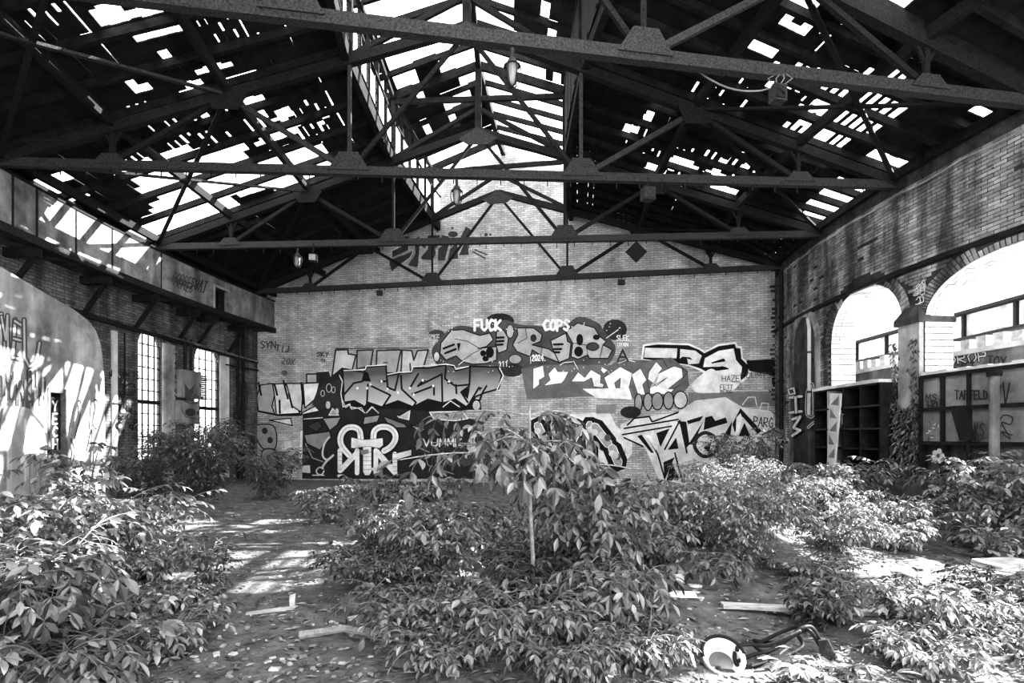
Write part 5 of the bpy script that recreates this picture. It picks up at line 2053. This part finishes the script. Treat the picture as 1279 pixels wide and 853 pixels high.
B('low_herb', 'low pale weeds behind the left foreground bushes', 'weeds', -5.6, 8.2, .6, 1.0, 12, 200, .1, LEAF_L, 0, 3, .25, .9, 16, low=.0)
B('small_shrub', 'small dark shrub standing at the left edge of the dirt path', 'bush', -3.05, 5.75, .72, .36, 6, 70, .09, LEAF_D, 60, 3, .22, .9, 17, low=.1)
B('small_shrub', 'trailing leafy shoots on rubble at the foot of the left bush', 'bush', -2.75, 4.5, .3, .6, 8, 60, .13, LEAF_L, 100, 3, .3, .9, 18, low=.05)
B('elder_bush', 'drooping broad leaves at the very bottom left edge of the view', 'bush', -3.0, 3.85, .42, .55, 8, 70, .2, LEAF_M, 200, 3, .42, 1.2, 83, low=.05)
B('low_herb', 'pale weeds under the right side of the bottom left bush', 'weeds', -2.95, 5.0, .35, .55, 12, 150, .1, LEAF_L, 100, 3, .24, .9, 84, low=.0)
# --- dark bush in front of the left windows
B('wild_thicket', 'large dark feathery bush in front of the left windows', 'bush', -7.1, 13.2, 2.0, 1.5, 14, 520, .14, LEAF_D, 0, 4, .42, 1.1, 21, low=.05)
B('wild_thicket', 'dark low thicket at the left between partition and windows', 'bush', -8.6, 13.6, 1.6, .9, 8, 220, .14, LEAF_D, 0, 4, .4, 1.0, 22, low=.05)
B('wild_thicket', 'dark bush beside the pipes in the far left corner', 'bush', -6.6, 15.6, 1.5, 1.1, 8, 200, .15, LEAF_D, 0, 4, .4, 1.0, 23, low=.05)
# --- middle ground, centre left
B('low_herb', 'ferny low weeds along the foot of the black panel', 'weeds', -2.3, 12.5, .85, 1.6, 16, 300, .16, LEAF_M, 0, 4, .42, .9, 31, low=.0, squash=.6)
B('low_herb', 'ferny low weeds left of centre behind the fallen branch', 'weeds', -1.6, 9.3, .7, 1.3, 14, 260, .12, LEAF_M, 0, 4, .35, .9, 32, low=.0)
B('low_herb', 'spray of pale leaves at the left end of the black panel', 'weeds', -3.7, 11.4, .75, .6, 6, 70, .14, LEAF_M, 0, 4, .4, .9, 33, low=.1)
B('small_shrub', 'small dense dark shrub on the mound left of centre', 'bush', -1.65, 7.3, .85, .5, 9, 170, .09, LEAF_D, 0, 3, .22, 1.0, 34, low=.0)
B('low_herb', 'dark creeping weeds on the mound left of the sapling', 'weeds', -1.5, 6.2, .42, .9, 14, 240, .08, LEAF_D, 0, 3, .2, .8, 35, low=.0)
B('elder_bush', 'leafy bush close behind the sapling on its left', 'bush', -.75, 6.4, .95, .7, 8, 120, .16, LEAF_M, 100, 3, .38, 1.0, 36, low=.0)
B('low_herb', 'tangled weeds left of the sapling foot in the foreground', 'weeds', -.75, 5.0, .42, .8, 14, 240, .10, LEAF_M, 150, 3, .24, .9, 37, low=.0)
# --- centre
B('elder_bush', 'broad bush of drooping leaves right of the sapling stem', 'bush', .95, 6.0, 1.15, .75, 9, 150, .18, LEAF_M, 200, 3, .45, 1.2, 41, low=.0)
B('low_herb', 'dense narrow leaved weeds at the bottom centre', 'weeds', .15, 4.35, .42, .65, 14, 230, .10, LEAF_M, 250, 2, .22, 1.0, 42, low=.0)
B('elder_bush', 'low bush with long pointed drooping leaves right of the sapling foot', 'bush', .78, 4.75, .55, .5, 9, 110, .17, LEAF_M, 250, 3, .34, 1.5, 43, low=.1)
B('low_herb', 'dark undergrowth around the foot of the sapling', 'weeds', .2, 5.9, .5, .8, 12, 200, .12, LEAF_D, 0, 3, .28, .9, 44, low=.0)
B('low_herb', 'narrow leaved weeds spilling over the bottom edge at centre', 'weeds', .35, 3.85, .3, .6, 14, 230, .085, LEAF_M, 150, 3, .2, 1.0, 75, low=.0)
B('low_herb', 'weeds at the bottom edge left of centre by the log end', 'weeds', -.45, 4.15, .25, .5, 12, 160, .085, LEAF_M, 100, 3, .2, 1.0, 76, low=.0)
B('low_herb', 'weeds at the bottom edge beside the enamel basin', 'weeds', .95, 4.1, .28, .45, 12, 160, .08, LEAF_M, 100, 3, .2, 1.0, 77, low=.0)
B('low_herb', 'dense weeds filling the ground between sapling and sunlit thicket', 'weeds', 1.6, 6.9, .55, 1.0, 14, 300, .10, LEAF_M, 0, 3, .25, .9, 78, low=.0)
B('low_herb', 'low dull weeds behind the sapling on open ground', 'weeds', .2, 8.0, .6, 1.2, 14, 300, .11, LEAF_M, 0, 4, .3, .9, 79, low=.0)
# --- right of centre, sunlit
B('wild_thicket', 'high sunlit thicket right of the sapling before the jagged lettering', 'bush', 2.5, 8.0, .85, 1.1, 12, 330, .13, LEAF_L, 150, 4, .38, 1.0, 51, low=.0)
B('wild_thicket', 'leafy thicket behind the sapling crown, before the haloed letters', 'bush', 1.3, 9.0, .8, 1.1, 10, 240, .15, LEAF_M, 0, 4, .4, 1.0, 52, low=.0)
B('wild_thicket', 'bright wild thicket at the foot of the right end of the gable wall', 'bush', 4.6, 12.0, 1.25, 1.5, 16, 520, .12, LEAF_L, 0, 4, .42, 1.0, 53, low=.0)
B('wild_thicket', 'broad sunlit bush right of centre spilling towards the broken frame', 'bush', 2.75, 6.9, 1.15, .95, 11, 280, .11, LEAF_L, 150, 3, .3, 1.0, 54, low=.0)
B('elder_bush', 'bush with arching pointed leaves in front of the shelf rack', 'bush', 5.9, 10.4, 1.25, .9, 10, 170, .18, LEAF_M, 0, 4, .5, 1.0, 55, low=.0)
B('low_herb', 'fine leaved sunlit weeds sloping down below the ivy pier', 'weeds', 5.4, 8.4, .75, 1.4, 22, 520, .07, LEAF_L, 0, 3, .2, .9, 56, low=.0)
B('low_herb', 'sunlit weeds on the slope between the shelf rack and the sunlit thicket', 'weeds', 4.5, 9.4, .8, 1.2, 18, 420, .08, LEAF_L, 0, 3, .22, .9, 73, low=.0)
B('wild_thicket', 'thicket at the right foot of the gable behind the sunlit one', 'bush', 5.9, 14.6, 2.0, 1.4, 12, 300, .15, LEAF_M, 0, 4, .42, 1.0, 74, low=.0)
B('low_herb', 'fine dull weeds in front of the sunlit thicket at right', 'weeds', 4.1, 7.4, .55, 1.0, 16, 320, .07, LEAF_M, 0, 3, .2, .9, 57, low=.0)
B('elder_bush', 'dark leafy bush with long leaf sprays at the right edge', 'bush', 6.9, 8.3, 1.5, .9, 9, 150, .17, LEAF_M, 100, 5, .5, .9, 58, low=.0)
B('low_herb', 'fine sunlit weeds just left of the bright grass tuft', 'weeds', 5.1, 7.7, .45, .9, 16, 300, .07, LEAF_L, 0, 3, .2, .9, 80, low=.0)
B('tuft_grass', 'small bright grass tuft at the right end of the dirt path', 'grass', 6.15, 7.45, .42, .3, 14, 60, .16, LEAF_L, 0, 1, .2, .6, 59, low=.0, el0=1.3)
# --- bottom right
B('low_herb', 'sunlit feathery weeds beside the broken frame at bottom right', 'weeds', 3.3, 4.7, .42, .6, 18, 300, .07, LEAF_L, 0, 3, .2, .8, 61, low=.0)
B('low_herb', 'thin dull grassy weeds right of the broken frame', 'weeds', 2.65, 5.0, .4, .4, 12, 130, .07, LEAF_D, 0, 3, .2, .8, 62, low=.0)
B('pale_sprig', 'pale broad leaved sprig rising from the weeds at lower right', 'plant', 2.75, 4.85, .45, .2, 3, 12, .1, LEAF_L, 60, 2, .2, .8, 63, low=.3)
B('low_herb', 'sunlit weeds at the bottom edge right of the broad bright leaves', 'weeds', 2.95, 4.15, .25, .5, 14, 240, .065, LEAF_L, 0, 3, .18, .9, 81, low=.0)
B('low_herb', 'dull weeds between the pale sprig and the lower right shrub', 'weeds', 3.9, 4.75, .35, .6, 14, 260, .065, LEAF_M, 0, 3, .18, .9, 82, low=.0)
B('small_shrub', 'dark fine leaved shrub at the lower right edge', 'bush', 4.5, 5.3, .5, .6, 10, 170, .07, LEAF_D, 0, 3, .2, .9, 64, low=.0)
B('nettle_clump', 'bright broad leaves at the bottom edge right of centre', 'plant', 2.05, 3.7, .2, .34, 9, 80, .15, LEAF_L, 220, 2, .2, .9, 65, low=.1, el0=.9)
B('low_herb', 'sunlit small weeds in the bottom right corner', 'weeds', 3.9, 4.2, .28, .6, 12, 180, .07, LEAF_L, 0, 3, .18, .8, 66, low=.0)
B('low_herb', 'thin weeds along the far edge of the dirt path at right', 'weeds', 3.3, 6.3, .25, .7, 12, 120, .08, LEAF_M, 0, 3, .2, .8, 67, low=.0, squash=.4)
B('small_shrub', 'sprig with one hanging dark leaf over the long plank', 'plant', 2.0, 5.95, .42, .35, 5, 26, .16, LEAF_M, 60, 2, .3, 1.3, 68, low=.2)
# shrubs outside the left windows and in the yard
B('yard_shrub', 'pale shrub outside the nearer left window', 'bush', *ring(-12.5, 4.4)[:2], 2.6, 1.1, 8, 160, .2, LEAF_M, 0, 4, .5, 1.0, 71, low=.0)
B('yard_shrub', 'pale shrub outside the farther left window', 'bush', *ring(-12.5, 8.6)[:2], 2.2, 1.0, 8, 140, .2, LEAF_M, 0, 4, .5, 1.0, 72, low=.0)


# --- ivy on the pier
def ivy():
    rg = np.random.default_rng(8)
    t0 = -4.35
    root = empty('ivy', ring(RW - .15, t0, 0), 'dark ivy climbing the brick pier between the two arches', 'plant')
    O, D, U, Ls = [], [], [], []
    b = MB()
    for i in range(9):
        t = -5.0 + .16 * i
        top = rg.uniform(1.6, 3.9) if i in (6, 7) else rg.uniform(1.3, 2.5)
        pts = [ring(RW - .13, t + .12 * sin(z * 3 + i), z) for z in np.linspace(.02, top, 12)]
        b.tube(pts, .012, 5, .005)
    b.build('vine', STEM, root)
    for k in range(1500):
        z = 2.4 * rg.random() ** .8 if rg.random() < .85 else rg.uniform(2, 3.7)
        t = rg.uniform(-5.1, -3.6) if z < 2.3 else rg.choice((-3.75, -4.9)) + rg.normal(0, .06)
        n = (ring(RW - 1, t) - ring(RW, t)).normalized()
        p = ring(RW - .12 - .12 * rg.random(), t, z)
        O.append(np.array(p))
        D.append(np.array([rg.normal(0, .4), rg.normal(0, .4), -.7]) + np.array(n) * .35)
        U.append(np.array(n) + rg.normal(0, .3, 3))
        Ls.append(rg.uniform(.07, .13))
    finish(root, O, D, U, Ls, LEAF_D, 0, seed=8)
ivy()

# ================================================================= DEBRIS
def debris(name, label, cat, px, py, L, w, h, rz, m, tilt=0.0, group=None, lift=0.0):
    d = ray(px, py)
    k = -EYE / d.z
    p = Vector((0, 0, EYE)) + d * k
    p.z = gz(p.x, p.y)
    b = MB()
    b.box((0, 0, 0), (L, w, h))
    o = b.build(name, m)
    bm = bmesh.new()
    bm.from_mesh(o.data)
    bmesh.ops.subdivide_edges(bm, edges=bm.edges[:], cuts=1)
    for v in bm.verts:
        v.co += Vector((random.uniform(-.06, .06) * L, random.uniform(-.08, .08) * w, random.uniform(-.1, .1) * h))
    bm.to_mesh(o.data)
    bm.free()
    o.location = p + Vector((0, 0, h * .45 + lift + abs(sin(tilt)) * L * .45))
    o.rotation_euler = (0, tilt, rz)
    return tag(o, label, cat, group)


random.seed(21)
debris('plank', 'short pale plank lying on the dirt path left of centre', 'plank', 340, 768, .42, .06, .02, .45, WOODP)
debris('plank', 'dark plank among rubbish left of the sapling foot', 'plank', 420, 808, .5, .1, .04, -.35, WOODD)
debris('log', 'round rotten log end at the bottom centre edge', 'log', 520, 842, .3, .09, .07, .1, WOODD)
debris('board', 'small tilted pale board with faint marks left of the sapling', 'board', 492, 806, .22, .02, .13, -.5, PLASTER, .25)
debris('brick', 'pale broken brick standing on the path beside the plank', 'brick', 366, 762, .05, .05, .12, .2, PALE)
debris('stone', 'rounded pale stone right of the drooping bush', 'stone', 848, 752, .13, .11, .1, .3, PALE)
debris('board', 'bright white sheet scrap on the path right of the drooping bush', 'board', 853, 768, .26, .16, .02, -.1, ENAM)
debris('slab', 'pale flat slab on the rubble right of the broken frame', 'slab', 1075, 733, .35, .2, .05, .2, PALE)
debris('slab', 'pale flat slab at the foot of the left bush', 'slab', 165, 792, .28, .12, .04, .3, PALE)
debris('slab', 'long thin pale slab lying left of the dirt path', 'slab', 212, 789, .26, .09, .03, 0, PALE)
debris('plank', 'thin pale stick at the bottom right edge', 'plank', 1262, 833, .4, .03, .03, .35, WOODP)
debris('log', 'dark fallen log on the mound at right', 'log', 980, 728, .5, .16, .12, .1, WOODD)
debris('slab', 'bright concrete slab lump at the right end of the path', 'slab', 1258, 722, .6, .35, .1, .2, PALE)
# long plank and the fallen branch
b = MB()
b.bar((1.93, 5.3, gz(1.9, 5.3) + .03), (3.7, 5.12, gz(3.7, 5.1) + .03), .11, .035)
tag(b.build('plank', WOODP), 'long bleached plank lying behind the broken tubular frame', 'plank')
b = MB()
b.tube([(-1.35, 7.0, .12), (-1.2, 7.1, .45), (-1.06, 7.15, .78)], .03, 8, .015)
tag(b.build('branch', BARK), 'broken pale branch leaning up out of the weeds left of centre', 'branch')
b = MB()
b.tube([(-1.75, 4.75, .06), (-1.4, 4.8, .1), (-1.1, 4.7, .09), (-.85, 4.78, .05)], .035, 8, .02)
tag(b.build('branch', BARK), 'grey branch lying across the rubbish at the path edge', 'branch')
# chips of stone, brick and wood: each its own
for i in range(54):
    for _ in range(20):
        px, py = random.choice(((random.uniform(190, 500), random.uniform(730, 850)), (random.uniform(840, 1270), random.uniform(715, 800)), (random.uniform(260, 460), random.uniform(615, 670)), (random.uniform(180, 480), random.uniform(770, 850))))
        break
    s_ = random.uniform(.02, .07)
    dark = random.random() < .55
    where = 'on the shaded dirt path at right' if px > 700 else ('on the far left path before the gable' if py < 690 else 'on the dirt path at lower left')
    kind_ = 'dark splinters of rotten wood' if dark else 'pale chips of stone'
    debris('wood_splinter' if dark else 'stone_chip', kind_ + ' strewn ' + where, 'rubble', px, py, s_ * random.uniform(1, 2.4), s_, s_ * .35, random.uniform(0, 3), WOODD if dark else PALE, 0, kind_ + ' ' + where)
# crumbs of stone too many and too small to pick apart
cb = MB()
for i in range(900):
    px, py = random.choice(((random.uniform(150, 520), random.uniform(720, 853)), (random.uniform(840, 1279), random.uniform(705, 853)), (random.uniform(260, 480), random.uniform(610, 720))))
    d = ray(px, py)
    k = -EYE / d.z
    a = random.uniform(.008, .03)
    cb.box((d.x * k, k, gz(d.x * k, k) + a * .2), (a * random.uniform(1, 2), a, a * .5), random.uniform(0, 3))
tag(cb.build('crumbs', mat('stone_crumbs', .22, .16, 3, .95, world=True, island=.6)), 'small stone crumbs scattered over the dirt floor', 'rubble', kind='stuff')
# fallen leaves and splinters nobody could count
V, Fc = [], []
rg = np.random.default_rng(77)
for i in range(9000):
    y = 3.6 + 14 * rg.random() ** 1.8
    x = rg.uniform(-.95, .95) * y
    if abs(inv((x, y))[0]) > 8.3:
        continue
    a = rg.uniform(0, 6.28)
    s_ = rg.uniform(.012, .045) * (1 + y * .06)
    w = s_ * rg.uniform(.2, .5)
    z = gz(x, y) + rg.uniform(.004, .015)
    c, sn = cos(a), sin(a)
    n = len(V)
    for u, v, dz in ((-1, 0, 0), (0, 1, .3), (1, 0, 0), (0, -1, .1)):
        V.append((x + (u * s_ * c - v * w * sn), y + (u * s_ * sn + v * w * c), z + dz * s_ * .5))
    Fc.append((n, n + 1, n + 2, n + 3))
lt = mesh('leaf_litter', V, Fc, leaf_mat('dry_litter', .13, .11, .1))
tag(lt, 'dry leaf litter and splinters scattered over the dirt floor', 'litter', kind='stuff')

# broken tubular frame on a white enamel basin, bottom right of centre
fr = empty('tubular_frame', (1.95, 4.45, gz(1.95, 4.45)), 'black bent tubular chair frame lying wrecked at bottom right of centre', 'chair')
def fp(px, py, h):
    d = ray(px, py)
    k = (h - EYE) / d.z
    return Vector((0, 0, EYE)) + d * k
def T(pts, r, name='tube'):
    b = MB()
    q = smooth([tuple(fp(*p)) for p in pts], False, 5)
    b.tube(q, r, 8)
    b.build(name, BLACK, fr, True)
T([(942, 800, .12), (965, 803, .14), (985, 797, .2), (1000, 786, .27), (1012, 783, .28), (1020, 792, .22), (1032, 815, .06)], .017)
T([(921, 812, .16), (924, 806, .17), (940, 805, .17), (960, 806, .18), (985, 795, .24), (1000, 788, .27)], .015)
T([(921, 808, .14), (918, 820, .1), (922, 831, .05), (935, 833, .04), (955, 828, .05), (985, 818, .08), (1003, 807, .12), (998, 795, .16)], .015)
T([(922, 826, .08), (940, 818, .1), (965, 812, .12), (990, 795, .2), (1006, 787, .26), (1014, 790, .25), (1024, 806, .1)], .014)
T([(940, 804, .14), (955, 816, .1), (975, 826, .05), (988, 829, .04)], .014)
T([(944, 800, .14), (950, 802, .15), (975, 790, .2), (998, 782, .26)], .014)
b = MB()
b.prism([fp(1022, 800, .18), fp(1034, 799, .18), (fp(1047, 826, .02)), fp(1026, 829, .02)], Vector((.02, .02, .0)))
b.build('back_plate', BLACK, fr)
bs = empty('basin', tuple(fp(903, 836, .0)), 'round white enamel basin lying tilted under the black tubular frame', 'basin')
c0 = Vector(fp(903, 822, .10))
rings = [(0, -.06), (.07, -.06), (.1, -.05), (.125, -.02), (.138, .03), (.15, .04), (.155, .03), (.14, -.03), (.11, -.07), (0, -.075)]
v, f = [], []
n = 32
tl = Matrix.Rotation(radians(38), 3, 'X')
for r_, z_ in rings:
    for k in range(n):
        a = 2 * pi * k / n
        v.append(tuple(c0 + tl @ Vector((r_ * cos(a), r_ * sin(a), z_))))
for i in range(len(rings) - 1):
    for k in range(n):
        f.append((i * n + k, i * n + (k + 1) % n, (i + 1) * n + (k + 1) % n, (i + 1) * n + k))
mesh('bowl', v, f, ENAM, bs, True)
b = MB()
b.tube([tuple(c0 + tl @ Vector((.153 * cos(a), .153 * sin(a), .042))) for a in np.linspace(0.1, pi * 1.02, 20)], .013, 8)
b.build('rim', BLACK, bs)
b = MB()
b.tube([tuple(c0 + tl @ Vector((0, 0, -.058))), tuple(c0 + tl @ Vector((0, 0, -.05)))], .085, 20)
b.build('grey_bottom', CONC, bs)  # plain grey disc over the middle of the bowl
b = MB()
b.prism([fp(885, 838, .012), fp(935, 834, .012), fp(950, 838, .012), fp(945, 851, .012), fp(890, 852, .012)], Vector((0, 0, .012)))
tag(b.build('sheet_scrap', ENAM), 'pale torn sheet scrap lying in front of the enamel basin', 'sheet')
